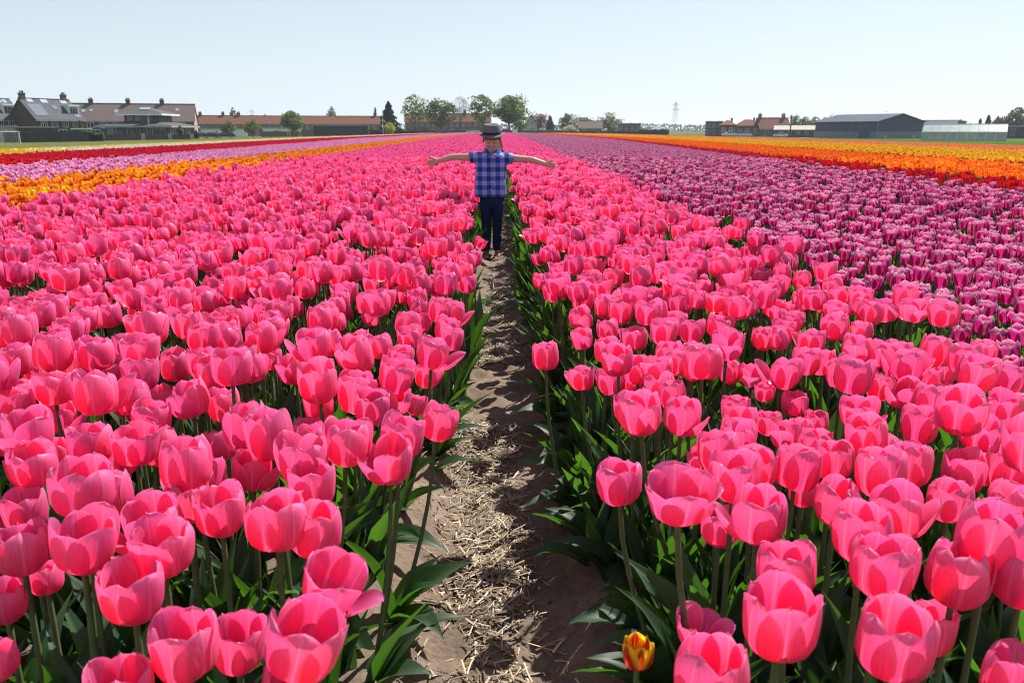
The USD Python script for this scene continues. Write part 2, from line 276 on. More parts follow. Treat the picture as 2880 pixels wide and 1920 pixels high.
# straw lying on the path: far too many to count, one object
def straw_piece(r, L, w, bend):
    n = 3; t = np.linspace(-0.5, 0.5, n); P = np.stack([t * L, bend * (t * t) * 4 * L, np.zeros(n)], 1)
    m = tube(P, w / 2, 4); m.vertices[:, 2] *= 0.4; return m
def instancer(path, protos, pts, idx, quats, scales):
    pi = UsdGeom.PointInstancer.Define(stage, path)
    pi.CreateProtoIndicesAttr(Vt.IntArray.FromNumpy(np.asarray(idx, np.int32)))
    pi.CreatePositionsAttr(Vt.Vec3fArray.FromNumpy(np.asarray(pts, np.float32)))
    q = np.asarray(quats, np.float32)        # (w, x, y, z)
    pi.CreateOrientationsAttr(Vt.QuathArray([Gf.Quath(float(a), float(b), float(c), float(d)) for a, b, c, d in q]))
    pi.CreateScalesAttr(Vt.Vec3fArray.FromNumpy(np.asarray(scales, np.float32)))
    rel = pi.CreatePrototypesRel()
    for p in protos: rel.AddTarget(p)
    return pi
def quat_z(a, tiltx=0.0, tilty=0.0):
    a = np.asarray(a, float); tx = np.broadcast_to(tiltx, a.shape); ty = np.broadcast_to(tilty, a.shape)
    cz, sz = np.cos(a / 2), np.sin(a / 2); cx, sx = np.cos(tx / 2), np.sin(tx / 2); cy, sy = np.cos(ty / 2), np.sin(ty / 2)
    # (rot tilt about x and y) after spin about z
    w1, x1, y1, z1 = cx * cy, sx * cy, cx * sy, sx * sy
    return np.stack([w1 * cz - z1 * sz, x1 * cz + y1 * sz, y1 * cz - x1 * sz, w1 * sz + z1 * cz], -1)
r = np.random.default_rng(21)
UsdGeom.PointInstancer.Define(stage, '/World/straw'); protos = []
for k in range(8):
    L = [0.02, 0.03, 0.04, 0.055, 0.03, 0.022, 0.08, 0.014][k]
    p = '/World/straw/piece' + ('' if k == 0 else f'_{k:03d}')
    usdkit.mesh(stage, p, straw_piece(r, L, r.uniform(0.0020, 0.0050), r.uniform(-0.05, 0.05)), MAT['straw']); protos.append(p)
N = 24000
y = 0.9 + (15.0 - 0.9) * r.random(N) ** 1.5
x = np.clip(r.normal(-0.045, 0.085, N), -0.27, 0.27)
dens = meshkit.fbm(np.stack([x * 5, y * 2.2, 0 * y], -1), 3, 9)
keep = dens > r.uniform(0.40, 0.68, N); x, y = x[keep], y[keep]
z = soil_z(x[None], y[None])[0] + r.uniform(0.001, 0.011, len(x))
ang = r.normal(0.6, 1.1, len(x))
tag(instancer('/World/straw', protos, np.stack([x, y, z], 1), r.integers(0, 8, len(x)), quat_z(ang, r.normal(0, 0.22, len(x)), r.normal(0, 0.22, len(x))), np.repeat(r.uniform(0.5, 1.2, (len(x), 1)), 3, 1)),
    'chopped dry straw strewn along the sandy footpath', 'straw', kind='stuff')
# ------------------------------------------------------------------ tulips
PV = np.array([0, .07, .18, .38, .62, .82, 1.0])
PR = np.array([.16, .46, .74, .97, 1.0, .97, .90]); PO = np.array([0, .01, .05, .13, .38, .70, 1.05])
PZ = np.array([0, .015, .09, .31, .60, .82, 1.0])
from scipy.interpolate import PchipInterpolator
_fr, _fo, _fz = PchipInterpolator(PV, PR), PchipInterpolator(PV, PO), PchipInterpolator(PV, PZ)
def petal(r, R, H, op, az, inner, nu, nv, point=0.0, lean=0.0):
    """One petal as a curved sheet with coordinates (u, v). op: how far the bloom is open (-0.3 .. 0.5)."""
    t = np.linspace(0, 1, nv + 1); v = 1 - (1 - t) ** 1.5
    u = np.linspace(-1, 1, nu + 1)
    U, Vv = np.meshgrid(u, v)
    pm = (0.90 if inner else 1.0) * r.uniform(0.92, 1.06)
    w = np.where(v < .42, .42 + .58 * np.sin(np.pi / 2 * np.clip(v / .42, 0, 1)), np.sqrt(np.clip(1 - (np.clip(v - .42, 0, 1) / .58) ** (2.5 - 1.1 * point), 0, 1)))
    phi = pm * w[:, None] * U
    rad = R * (_fr(Vv) + op * _fo(Vv)) * (0.90 if inner else 1.0)
    ph = r.uniform(0, 6.28, 4)
    rad *= 1 - 0.07 * U ** 2 * (1 - Vv) + (0.05 * op + 0.035 * np.sin(2.2 * U + ph[0])) * Vv ** 2 * U ** 2
    rad += R * 0.030 * Vv ** 1.5 * np.sin(3.1 * U + ph[1] + 2 * Vv) + R * 0.02 * np.exp(-(U / 0.10) ** 2) * Vv
    # the tip of each petal curls a little in or out
    curl = r.normal(-0.05, 0.06)
    rad += R * curl * np.clip((Vv - .8) / .2, 0, 1) ** 2
    hh = H * r.uniform(0.94, 1.05) * (0.97 if inner else 1.0)
    z = hh * _fz(Vv) * (1 - 0.10 * max(op, 0) * Vv) + hh * (0.035 + 0.05 * point) * np.exp(-(U / .22) ** 2) * Vv ** 6 - hh * 0.012 * np.sin(5 * U + ph[2]) * Vv ** 4 + hh * 0.010 * np.sin(11 * U + ph[3]) * Vv ** 8
    x, y = rad * np.cos(az + phi), rad * np.sin(az + phi)
    if lean:      # petal falling outwards from its base
        c, s = math.cos(lean), math.sin(lean); ro = x * math.cos(az) + y * math.sin(az); la = -x * math.sin(az) + y * math.cos(az)
        r0 = R * 0.5; ro2 = np.where(ro > -9, (ro - r0) * c + z * s + r0, ro); z = z * c - (ro - r0) * s
        x, y = ro2 * math.cos(az) - la * math.sin(az), ro2 * math.sin(az) + la * math.cos(az)
    P = np.stack([x, y, z], -1).reshape(-1, 3)
    a = (np.arange(nv)[:, None] * (nu + 1) + np.arange(nu)[None]).ravel()
    F = np.concatenate([np.stack([a, a + 1, a + nu + 2], 1), np.stack([a, a + nu + 2, a + nu + 1], 1)])
    return P, F, np.stack([(U.ravel() + 1) / 2, Vv.ravel()], 1)
def bloom(r, R, H, op, nu, nv, point=0.0, loose=0.0):
    a0 = r.uniform(0, 6.28); out = []
    for k in range(6):
        inner = k >= 3
        az = a0 + (k % 3) * 2.0944 + (1.0472 if inner else 0) + r.normal(0, .06)
        ln = 0.0 if r.random() > loose else r.uniform(0.25, 0.6)
        out.append(petal(r, R, H, op + r.normal(0, .05), az, inner, nu, nv, point, ln))
    return out
def leaf(r, L, W, az, droop, nu, nv, base=(0, 0, 0), up=1.35, twist=0.0):
    """A broad tulip leaf: rises at angle up, then arches over by droop radians; folded along its middle, wavy at the margins."""
    t = np.linspace(0, 1, nv + 1); u = np.linspace(-1, 1, nu + 1)
    ang = up - droop * t ** 1.6
    ds = L / nv
    px = np.concatenate([[0], np.cumsum(np.cos(ang[:-1]) * ds)]); pz = np.concatenate([[0], np.cumsum(np.sin(ang[:-1]) * ds)])
    wid = W * (0.28 + 0.72 * np.sin(np.pi * np.clip(t * 0.92 + .12, 0, 1)) ** .8) * np.clip((1 - t) / .42, 0, 1) ** .75
    U, T = np.meshgrid(u, t)
    fold = (0.75 - 0.45 * T) + r.normal(0, .08)
    lat = U * wid[:, None] * np.cos(fold * 0.9)
    ph = r.uniform(0, 6.28, 3)
    nrm = np.abs(U) * wid[:, None] * np.sin(fold) + W * 0.10 * U ** 2 * np.sin(9 * T + ph[0] + 1.5 * np.sign(U)) * np.sin(np.pi * T)
    tw = twist * T
    lat, nrm = lat * np.cos(tw) - nrm * np.sin(tw), lat * np.sin(tw) + nrm * np.cos(tw)
    x = px[:, None] - np.sin(ang)[:, None] * nrm; z = pz[:, None] + np.cos(ang)[:, None] * nrm
    bend = 0.10 * L * r.normal(0, 1) * T ** 2
    y = lat + bend
    c, s = math.cos(az), math.sin(az)
    P = np.stack([base[0] + x * c - y * s, base[1] + x * s + y * c, base[2] + z], -1).reshape(-1, 3)
    a = (np.arange(nv)[:, None] * (nu + 1) + np.arange(nu)[None]).ravel()
    F = np.concatenate([np.stack([a, a + 1, a + nu + 2], 1), np.stack([a, a + nu + 2, a + nu + 1], 1)])
    return P, F, np.stack([(U.ravel() + 1) / 2, T.ravel()], 1)
def join(parts):
    P, F, UV, n = [], [], [], 0
    for p, f, uv in parts:
        P.append(p); F.append(f + n); UV.append(uv); n += len(p)
    return np.vstack(P), np.vstack(F), np.vstack(UV)
def turned(P, tilt, tdir, at):
    """Tips points by tilt towards azimuth tdir about the origin, then moves them to at."""
    c, s = math.cos(tilt), math.sin(tilt); k = np.array([-math.sin(tdir), math.cos(tdir), 0.0])
    P = P * c + np.cross(np.broadcast_to(k, P.shape), P) * s + np.outer(P @ k, k) * (1 - c)
    return P + at

def make_tulip(name, label, colour, r, x, y, stem_h, R, H, op, tilt, tdir, leaves, nu=8, nv=9, point=0.0, loose=0.0, group=None, petal_mat=None, base_shift=None, stem_r=0.004):
    """One tulip with its parts: six petals, stem, leaves. Bloom base stands stem_h above the ground at (x, y); the stem leans with the bloom."""
    gz = float(soil_z(np.array([[x]]), np.array([[y]]))[0, 0]) - 0.01
    t = thing(name, label, 'tulip', (x, y, gz), 0, group)
    dx, dy = math.cos(tdir), math.sin(tdir)
    off = base_shift if base_shift is not None else -np.array([dx, dy]) * stem_h * math.tan(tilt) * 0.45
    s = np.linspace(0, 1, 7)
    top = np.array([0, 0, stem_h])
    P = np.stack([off[0] * (1 - s) ** 1.6, off[1] * (1 - s) ** 1.6, stem_h * s], 1)
    for p, f, uv in bloom(r, R, H, op, nu, nv, point, loose):
        obj('petal', (turned(p, tilt, tdir, top), f), petal_mat or MAT[colour + '_petal'], t, smooth=True, uv=uv)
    obj('stem', tube(P, stem_r * np.linspace(1.25, 1.0, 7), 6), MAT['tulip_stem'], t, smooth=True)
    for (L, W, az, droop, up, tw) in leaves:
        p, f, uv = leaf(r, L, W, az, droop, 6, 10, (off[0], off[1], 0.015), up, tw)
        obj('leaf', (p, f), MAT['tulip_leaf'], t, smooth=True, uv=uv)
    return t
def random_leaves(r, x, y, n=2, scale=1.0):
    out = []
    for k in range(n):
        az = r.uniform(0, 6.28)
        out.append((scale * r.uniform(.24, .36), scale * r.uniform(.022, .036), az, r.uniform(.35, 1.1), r.uniform(1.15, 1.45), r.normal(0, .5)))
    return out
def edge_leaves(r, side):
    """Leaves of a plant at the path's edge arch out over the path: side = +1 when the path lies towards +x."""
    out = []
    for k in range(r.integers(1, 4)):
        az = (0 if side > 0 else math.pi) + r.normal(0, .55)
        out.append((r.uniform(.15, .26), r.uniform(.026, .044), az, r.uniform(.6, 1.7), r.uniform(.6, 1.25), r.normal(0, .5)))
    return out

_ones = 'zero one two three four five six seven eight nine ten eleven twelve thirteen fourteen fifteen sixteen seventeen eighteen nineteen'.split(); _tens = ['', '', 'twenty', 'thirty', 'forty', 'fifty', 'sixty', 'seventy', 'eighty', 'ninety']
def in_words(n): n = int(min(99, max(0, round(n)))); return _ones[n] if n < 20 else _tens[n // 10] + ('-' + _ones[n % 10] if n % 10 else '')
def whereabouts(px, py): return f'{in_words(px / 28.8)} percent across and {in_words(py / 19.2)} percent down the photo'
def where_xy(x, y, h):
    px, py, _ = project(np.array([[x, y, float(terrain(x)) + h]])); return whereabouts(px[0], py[0])
# blooms of the foreground, read off the photograph: pixel centre, width in pixels
HERO = '''1636,954,68 1707,986,80 1786,952,77 1866,934,89 1945,929,80 2021,915,78 2046,970,100 2146,952,68 2203,932,76 1637,1064,80 1718,1075,88 1778,1077,65
1847,1045,98 1857,1088,100 1882,1004,88 1978,1016,118 2053,1046,68 2115,1055,70 2151,1103,62 2205,1050,92 1798,1161,132 1918,1170,112 2080,1193,108 2075,1232,116
2205,1221,92 1972,1293,90 2064,1340,156 1739,1361,137 2132,1450,168 2025,1480,118 2258,1385,92 2210,1612,175 2311,1018,80 2400,1060,118 2472,1089,86 2550,1025,105
2555,1107,100 2608,1070,90 2650,1050,76 2747,1053,121 2704,1150,146 2826,1150,102 2840,1065,90 2757,1215,120 2586,1196,111 2415,1165,123 2436,1232,125 2294,1193,80 2235,1135,80
2250,1215,76 2285,1270,90 2343,1295,122 2476,1325,150 2555,1305,140 2490,1275,120 2711,1325,126 2672,1407,130 2822,1315,115 2870,1375,112 2356,1410,138 2512,1440,160
2422,1497,178 2485,1594,208 2517,1803,228 2615,1770,155 2695,1621,190 2790,1510,205 2878,1620,190 2850,1910,180 629,1141,100 893,1072,125
824,1040,85 759,1010,78 881,970,112 736,950,95 640,955,90 579,950,75 1000,1084,100 996,990,108 1069,975,80 1126,1010,85 1150,950,75 1218,996,105 1268,957,76 1115,1065,112
1046,1145,110 1110,1125,100 1170,1145,68 694,1195,135 621,1248,102 759,1225,145 866,1225,100 977,1248,148 713,1325,125 855,1300,148 1130,1235,138 878,1365,150
777,1468,180 888,1487,165 620,1440,155 856,1805,230 672,1812,165 518,1820,203 372,1660,195 458,1545,190 421,1472,178 238,1521,195 235,1370,180 310,1385,130 60,1545,160
70,1435,130 128,1620,100 15,1690,130 -5,1855,120 340,1940,200 530,1405,140 95,1310,140 812,1945,170 149,992,115 57,930,100 199,930,90 306,888,75 272,995,108 425,926,103 394,988,120
532,915,85 46,1014,95 46,1112,105 272,1105,138 153,1091,118 172,1171,98 394,1055,112 494,1026,92 551,1018,78 363,1133,95 448,1114,76 535,1118,118 84,1213,145 80,1310,126 155,1275,84
252,1250,132 345,1285,112 425,1182,116 452,1255,112 524,1310,155 550,1370,130 105,1050,82 2760,1320,100 2160,1190,80 2640,1110,88 1010,1010,90 690,1000,90 1200,1060,70'''
def hero_place(px, py, w, tall=0.465):
    d = ray(px, py)
    P0 = on_height(px, py, tall); q = (P0 - CAM); dep = q @ FWD
    real = w * dep / FPX
    k = np.clip((0.092 / real) ** 0.45, 0.80, 1.22)       # bigger ones stand nearer
    t = (dep * k) / (d @ FWD); P = CAM + d * t
    hc = P[2] - float(terrain(P[0]))
    if hc > 0.56 or hc < 0.36:
        P = on_height(px, py, float(np.clip(hc, 0.36, 0.56)))
    dep = (P - CAM) @ FWD
    return P, w * dep / FPX
pink_pos = []          # (x, y) of the placed blooms
rh = np.random.default_rng(5)
def hero(px, py, w, label, group, op=None, tilt=None, tdir=None, aspect=None, tall=0.465, **kw):
    P, real = hero_place(px, py, w, tall)
    op = rh.normal(0.02, .12) if op is None else op
    R = real / 2 / (1 + max(0, op) * 0.75) * 0.935
    H = R * 2 * (aspect if aspect else rh.uniform(.92, 1.08)) * 0.97
    side = 1 if P[0] < 0 else -1
    edge = abs(P[0]) < 0.30
    if tilt is None:
        tilt = abs(rh.normal(0, .10)) + (0.10 if edge else 0)
        tdir = rh.uniform(0, 6.28) if not edge else (0 if side > 0 else math.pi) + rh.normal(0, .5)
    c = np.array([0, 0, H * .5]); top = turned(c[None], tilt, tdir, np.zeros(3))[0]
    gz = float(soil_z(np.array([[P[0]]]), np.array([[P[1]]]))[0, 0]) - 0.01
    bx_, by_ = P[0] - top[0], P[1] - top[1]
    stem = P[2] - top[2] - gz
    lv = random_leaves(rh, bx_, by_, 3 if P[1] < 2.0 else 2)
    if edge: lv = lv[:1] + edge_leaves(rh, side)
    lv = lv + kw.pop('extra', [])
    pink_pos.append((bx_, by_))
    bs = kw.pop('base_shift', None)
    if edge and bs is None: bs = np.array([-side * rh.uniform(.06, .15), rh.normal(0, .03)])
    near = P[1] < 2.6
    return make_tulip('pink_tulip', label, 'pink', rh, bx_, by_, stem, R, H, op, tilt, tdir, lv, 10 if near else 8, 11 if near else 8, group=group, base_shift=bs, stem_r=0.0046 if near else 0.004, loose=kw.pop('loose', 0.06), **kw)
# blooms that stand out
hero(1534, 1001, 84, 'lone pink tulip standing forward of the right bed, over the dark leaves beside the path', None, op=-.02, tilt=.05, tdir=2.6, aspect=1.02)
hero(1912, 1405, 225, 'widely opened broad pink tulip in the right bed, cup gaping towards the viewer', None, op=.42, tilt=.10, tdir=-1.2, aspect=.86, loose=0)
hero(1099, 1300, 140, 'pink tulip at the left path edge with front petals fallen open and tall back petals', None, op=.22, tilt=.16, tdir=-1.2, aspect=1.15, loose=.3)
hero(1235, 1189, 110, 'single pink tulip leaning out over the straw path from the left bed', None, op=.02, tilt=.30, tdir=.15, aspect=1.0, extra=[(.26, .046, .1, .9, 1.0, .2), (.24, .044, -.7, 1.2, .8, -.2)])
hero(652, 1030, 124, 'tall pink tulip with a strong pale rib rising above its neighbours in the left bed', None, op=.05, tilt=.04, tdir=0, aspect=.95, tall=.52)
hero(935, 1665, 205, 'large loose pink tulip drooping to the right beside the broad path-side leaves', None, op=.35, tilt=.38, tdir=-.25, aspect=1.05, loose=.12, extra=[(.31, .050, -.15, 1.2, .95, .2), (.28, .056, .3, 1.1, .75, -.3), (.27, .052, -.6, 1.3, .85, .3), (.24, .050, .8, .9, .9, .1)])
hero(2195, 1745, 222, 'big deep-cupped pink tulip at the bottom of the right bed, red inside', None, op=.02, tilt=.06, tdir=-1.6, aspect=1.08, loose=0)
hero(1961, 1770, 140, 'small pink tulip with two petals spread sideways, just above the bottom edge', None, op=.30, tilt=.05, tdir=-1.4, aspect=.95, loose=.25, tall=.40)
hero(1999, 1905, 232, 'round pink tulip cut off by the bottom edge, beside the yellow and red tulip', None, op=-.12, tilt=.04, tdir=-1.6, aspect=1.0, loose=0)
hero(2068, 1148, 88, 'shaded dark pink tulip half hidden behind two stacked pale blooms in the right bed', None, op=.05, tilt=.05, tdir=1, aspect=.9, tall=.44)
for tok in HERO.split():
    px, py, w = map(float, tok.split(','))
    P, _ = hero_place(px, py, w)
    left = P[0] < 0
    bed_ = 'left' if left else 'right'
    op = float(rh.normal(0.02, .12)); look = 'goblet-shaped' if op < -.08 else 'cup-shaped' if op < .08 else 'half-open' if op < .18 else 'wide-open'
    if abs(P[0]) < .36 and left: g = 'pink tulip blooms along the left edge of the path', 'pink tulip leaning from the left bed towards the straw path'
    elif abs(P[0]) < .36: g = 'pink tulip blooms along the right edge of the path', 'pink tulip at the right bed edge above dark leaves and shaded soil'
    elif py > 1380: g = (f'large pink tulips at the bottom of the {"left" if left else "right"} bed', f'large cupped pink tulip with visible stem, in the nearest rows {"left" if left else "right"} of the path')
    else: g = (f'pink tulips in the middle rows of the {"left" if left else "right"} bed', f'cupped pink tulip packed among others, middle rows {"left" if left else "right"} of the path')
    hero(px, py, w, f'{look} pink tulip, {bed_} bed, {whereabouts(px, py)}', g[0], op=op)
hero(1364, 563, 27, 'pink tulip hanging over the path in front of the boy\'s left-side trouser pocket', None, op=0, tilt=.3, tdir=0, tall=.47)
hero(1345, 536, 26, 'shaded dark pink tulip against the lower hem of the boy\'s shirt', None, op=.1, tilt=.15, tdir=2, tall=.47)
hero(1350, 682, 40, 'pink tulip drooping towards the boy\'s feet from the left bed', None, op=.15, tilt=.5, tdir=.2, tall=.40)
hero(1250, 640, 56, 'broad pink tulip standing high in the left bed, level with the boy\'s shins', None, op=.1, tilt=.05, tdir=.2, tall=.46)
# the yellow and red stray
P, real = hero_place(1793, 1837, 88, .36)
gz = float(soil_z(np.array([[P[0]]]), np.array([[P[1]]]))[0, 0]) - .01
make_tulip('stray_tulip', 'small yellow tulip flamed with red, alone among pink blooms beside the path', 'pink', rh, P[0], P[1], P[2] - real * .5 - gz, real / 2 * .95, real * 1.0, .10, .03, 0.0,
           [(.30, .034, 2.4, .5, 1.3, .3), (.27, .03, .3, .5, 1.4, -.3)], 10, 11, point=.7, petal_mat=MAT['stray_petal'])
pink_pos.append((P[0], P[1]))

def scatter(r, f0, f1, y0, y1, sp, jit=.42):
    """Plants in a jittered grid between the row edges f0(y) and f1(y)."""
    out = []; n = int((y1 - y0) / sp)
    for j in range(n):
        yy = y0 + (j + .5) * sp; a, b = float(f0(yy)), float(f1(yy)); m = max(1, int(abs(b - a) / sp))
        xx = np.linspace(min(a, b) + sp / 2, max(a, b) - sp / 2, m) + (sp * .5 if j % 2 else 0) * .5
        out.append(np.stack([xx + r.uniform(-jit, jit, m) * sp, yy + r.uniform(-jit, jit, m) * sp], 1))
    return np.vstack(out)
def visible(P, h, mx=60, my=40):
    px, py, w = project(np.stack([P[:, 0], P[:, 1], terrain(P[:, 0]) + h], 1))
    return (w > 0) & (px > -mx) & (px < 2880 + mx) & (py < 1920 + my), px, py

# prototypes for the mass of tulips: whole plants (middle distance) and one-metre pieces of bed (far)
def plant_protos(path, colour, r, n, R, H, stem, point, nu=5, nv=5, nleaf=2):
    out = []
    for k in range(n):
        p = f'{path}/plant' + ('' if k == 0 else f'_{k:03d}'); UsdGeom.Xform.Define(stage, p)
        op = r.normal(.03, .17); tl, td = abs(r.normal(0, .14)), r.uniform(0, 6.28)
        P, F, UV = join(bloom(r, R, H, op, nu, nv, point, .04))
        usdkit.mesh(stage, p + '/bloom', (turned(P, tl, td, np.array([0, 0, stem])), F), MAT[colour + '_petal'], smooth=True, uv=UV)
        P, F, UV = join([leaf(r, stem * r.uniform(.6, .85), stem * r.uniform(.06, .085), r.uniform(0, 6.28), r.uniform(.3, 1.0), 2, 5, (0, 0, 0), r.uniform(1.2, 1.45), r.normal(0, .5)) for _ in range(nleaf)])
        usdkit.mesh(stage, p + '/leaves', (P, F), MAT['tulip_leaf'], smooth=True, uv=UV)
        usdkit.mesh(stage, p + '/stem', tube([[0, 0, 0], [0.004, 0, stem * .5], [0, 0, stem + .004]], .0042, 4, cap=False), MAT['tulip_stem'])
        out.append(p)
    return out
def patch_protos(path, colour, r, n, R, H, stem, point, sp, nu=2, nv=3, mix=None, nleaf=45):
    """Pieces of bed one metre square."""
    out = []
    for k in range(n):
        p = f'{path}/bed_piece' + ('' if k == 0 else f'_{k:03d}'); UsdGeom.Xform.Define(stage, p)
        m = int(round(1 / sp)); bl = {}; lv = []
        for i in range(m):
            for j in range(m):
                x, y = (i + .5 + r.uniform(-.42, .42)) / m - .5, (j + .5 + r.uniform(-.42, .42)) / m - .5
                P, F, UV = join(bloom(r, R, H, r.normal(.03, .12), nu, nv, point))
                c = colour if mix is None or r.random() > mix[1] else mix[0]
                bl.setdefault(c, []).append((turned(P, abs(r.normal(0, .1)), r.uniform(0, 6.28), np.array([x, y, stem * r.normal(1, .05)])), F, UV))
        for c, parts in bl.items():
            P, F, UV = join(parts); usdkit.mesh(stage, f'{p}/bloom_{c}', (P, F), MAT[c + '_petal_far'], smooth=True, uv=UV)
        for _ in range(nleaf):
            lv.append(leaf(r, stem * r.uniform(.6, .9), stem * .07, r.uniform(0, 6.28), r.uniform(.2, .9), 2, 3, (r.uniform(-.5, .5), r.uniform(-.5, .5), 0), r.uniform(1.2, 1.5)))
        P, F, UV = join(lv); usdkit.mesh(stage, p + '/leaves', (P, F), MAT['tulip_leaf_far'], smooth=True, uv=UV)
        out.append(p)
    return out
def bed(name, label, colour, f0, f1, r, R, H, stem, sp, y_plants, y_far, point=0.0, exclude=None, extra=None, mix=None, pieces=4, plants=8, y0=.7, y_end=FIELD_END, gaps=.03):
    """A coloured row: single plants up to y_far, pieces of bed beyond; one uncountable object."""
    path = '/World/' + name; UsdGeom.PointInstancer.Define(stage, path)
    protos = []; pts, idx, ang, tx, ty, sc = [], [], [], [], [], []
    if y_plants is not None:
        protos += plant_protos(path, colour, r, plants, R, H, stem, point)
        P = y_plants if not callable(y_plants) else y_plants()
        n = len(P)
        pts.append(np.column_stack([P, terrain(P[:, 0]) - .01])); idx.append(r.integers(0, plants, n)); ang.append(r.uniform(0, 6.28, n)); tx.append(r.normal(0, .07, n)); ty.append(r.normal(0, .07, n))
        s = np.clip(r.normal(1, .085, n), .78, 1.2); sc.append(np.stack([s, s, s], 1))
    k0 = len(protos)
    protos += patch_protos(path, colour, r, pieces, R, H, stem, point, sp, mix=mix)
    y = y_far
    while y < y_end:
        step = 1.0 if y < 90 else 1.6
        a, b = sorted((float(f0(y)), float(f1(y)))); w = b - a; n = max(1, int(round(w / (1.0 if y < 90 else 1.5))))
        xs_ = a + (np.arange(n) + .5) * w / n
        P = np.column_stack([xs_, np.full(n, y + step / 2), terrain(xs_) - .01])
        if y < 90: vis, px, _ = visible(P[:, :2], stem, 500, 900)
        else: vis = np.ones(n, bool)
        P = P[vis]; n2 = len(P)
        if n2:
            pts.append(P); idx.append(k0 + r.integers(0, pieces, n2)); ang.append(r.integers(0, 2, n2) * np.pi); tx.append(np.zeros(n2)); ty.append(np.zeros(n2))
            sc.append(np.stack([np.full(n2, w / n * 1.0), np.full(n2, step), r.normal(1, .02, n2)], 1))
        y += step
    pi = instancer(path, protos, np.vstack(pts), np.concatenate(idx), quat_z(np.concatenate(ang), np.concatenate(tx), np.concatenate(ty)), np.vstack(sc))
    return tag(pi, label, 'tulips', kind='stuff')

# leaves of plants between the blooms: a dense dark under-storey
rl = np.random.default_rng(61); UsdGeom.PointInstancer.Define(stage, '/World/tulip_foliage'); protos = []
for k in range(7):
    p = '/World/tulip_foliage/leaf_cluster' + ('' if k == 0 else f'_{k:03d}')
    P, F, UV = join([leaf(rl, rl.uniform(.26, .36), rl.uniform(.024, .040), rl.uniform(0, 6.28), rl.uniform(.2, .9), 4, 7, (rl.normal(0, .015), rl.normal(0, .015), 0), rl.uniform(1.2, 1.5), rl.normal(0, .6)) for _ in range(3)])
    usdkit.mesh(stage, p, (P, F), MAT['tulip_leaf'], smooth=True, uv=UV); protos.append(p)
for k in range(7, 12):
    p = f'/World/tulip_foliage/leaf_cluster_{k:03d}'
    P, F, UV = join([leaf(rl, rl.uniform(.16, .25), rl.uniform(.026, .042), math.pi + rl.normal(0, .65), rl.uniform(.7, 1.7), 4, 8, (rl.normal(0, .02), rl.normal(0, .04), 0), rl.uniform(.6, 1.2), rl.normal(0, .5)) for _ in range(3)])
    usdkit.mesh(stage, p, (P, F), MAT['tulip_leaf'], smooth=True, uv=UV); protos.append(p)
P = np.vstack([scatter(rl, lambda y: -2.2, lambda y: -.31, .5, 5.5, .095), scatter(rl, lambda y: .36, lambda y: 1.42, .5, 5.5, .095), scatter(rl, lambda y: .235, lambda y: .37, .5, 5.0, .06), scatter(rl, lambda y: -.28, lambda y: -.11, 5.5, 26, .085), scatter(rl, lambda y: .14, lambda y: .32, 4.5, 26, .085)])
vis, px, py = visible(P, .2, 300, 900); P = P[vis & ~((P[:, 0] > -.26) & (P[:, 0] < 0) & (P[:, 1] > 5.0) & (P[:, 1] < 7.8)) & ~((P[:, 0] > 0) & (P[:, 0] < .33) & (P[:, 1] < 1.75))]; n = len(P); s_ = rl.uniform(.55, .92, n) * np.where((P[:, 0] > .2) & (P[:, 0] < .37), 1.22, 1.0)
ki, ka = rl.integers(0, 7, n), rl.uniform(0, 6.28, n)
D = [(rl.uniform(.235, .31), y, 0) for y in np.arange(.7, 14, .085)] + [(rl.uniform(-.27, -.21), y, math.pi) for y in np.arange(2.6, 14, .2)]
D = np.array([(a + (.06 if a > 0 and b < 1.75 else 0), b + rl.normal(0, .02), c) for a, b, c in D if not (a < 0 and 5.2 < b < 7.8)]); n2 = len(D)
P = np.vstack([P, D[:, :2]]); ki = np.concatenate([ki, rl.integers(7, 12, n2)]); ka = np.concatenate([ka, D[:, 2] + rl.normal(0, .25, n2)]); s_ = np.concatenate([s_, rl.uniform(.7, 1.1, n2)]); n = len(P)
tag(instancer('/World/tulip_foliage', protos, np.column_stack([P, terrain(P[:, 0]) - .015]), ki, quat_z(ka, rl.normal(0, .08, n), rl.normal(0, .08, n)), np.stack([s_, s_, s_], 1)), 'dense dark green tulip leaves under the pink blooms', 'foliage', kind='stuff')

# pink beds: the nearest plants are individuals, the rest a mass
from scipy.spatial import cKDTree
rp = np.random.default_rng(12)
hero_tree = cKDTree(np.array(pink_pos))
YF = 17.0
def pink_candidates(f0, f1):
    P = scatter(rp, f0, f1, .62, YF, .114)
    vis, px, py = visible(P, .47, 250, 1400)
    inset = (px > -40) & (px < 2920) & (py > 905)                # the photograph's own blooms stand here; others only fill in between
    keep = vis & ~(inset & ((py > 1330) | (np.abs(P[:, 0]) < .30) | (rp.random(len(P)) > .8)))
    P, px, py = P[keep], px[keep], py[keep]
    d, _ = hero_tree.query(P); ok = (d > np.where((py > 905) & (px > -40) & (px < 2920), .082, .075)) & ~((P[:, 0] > -.235) & (P[:, 0] < 0) & (P[:, 1] > 4.4) & (P[:, 1] < 7.7))
    return P[ok], px[ok], py[ok]
left, lpx, lpy = pink_candidates(B_L[1], B_L[0]); rgt, rpx, rpy = pink_candidates(B_R[0], B_R[1])
n_single = max(0, 300 - len(pink_pos) + 1)
allp = np.vstack([left, rgt]); ally = np.concatenate([np.where((lpx > 0) & (lpx < 2880) & (lpy < 1920), lpy, -1), np.where((rpx > 0) & (rpx < 2880) & (rpy < 1920), rpy, -1)])
order = np.argsort(-ally)[:n_single]; single = np.zeros(len(allp), bool); single[order] = True
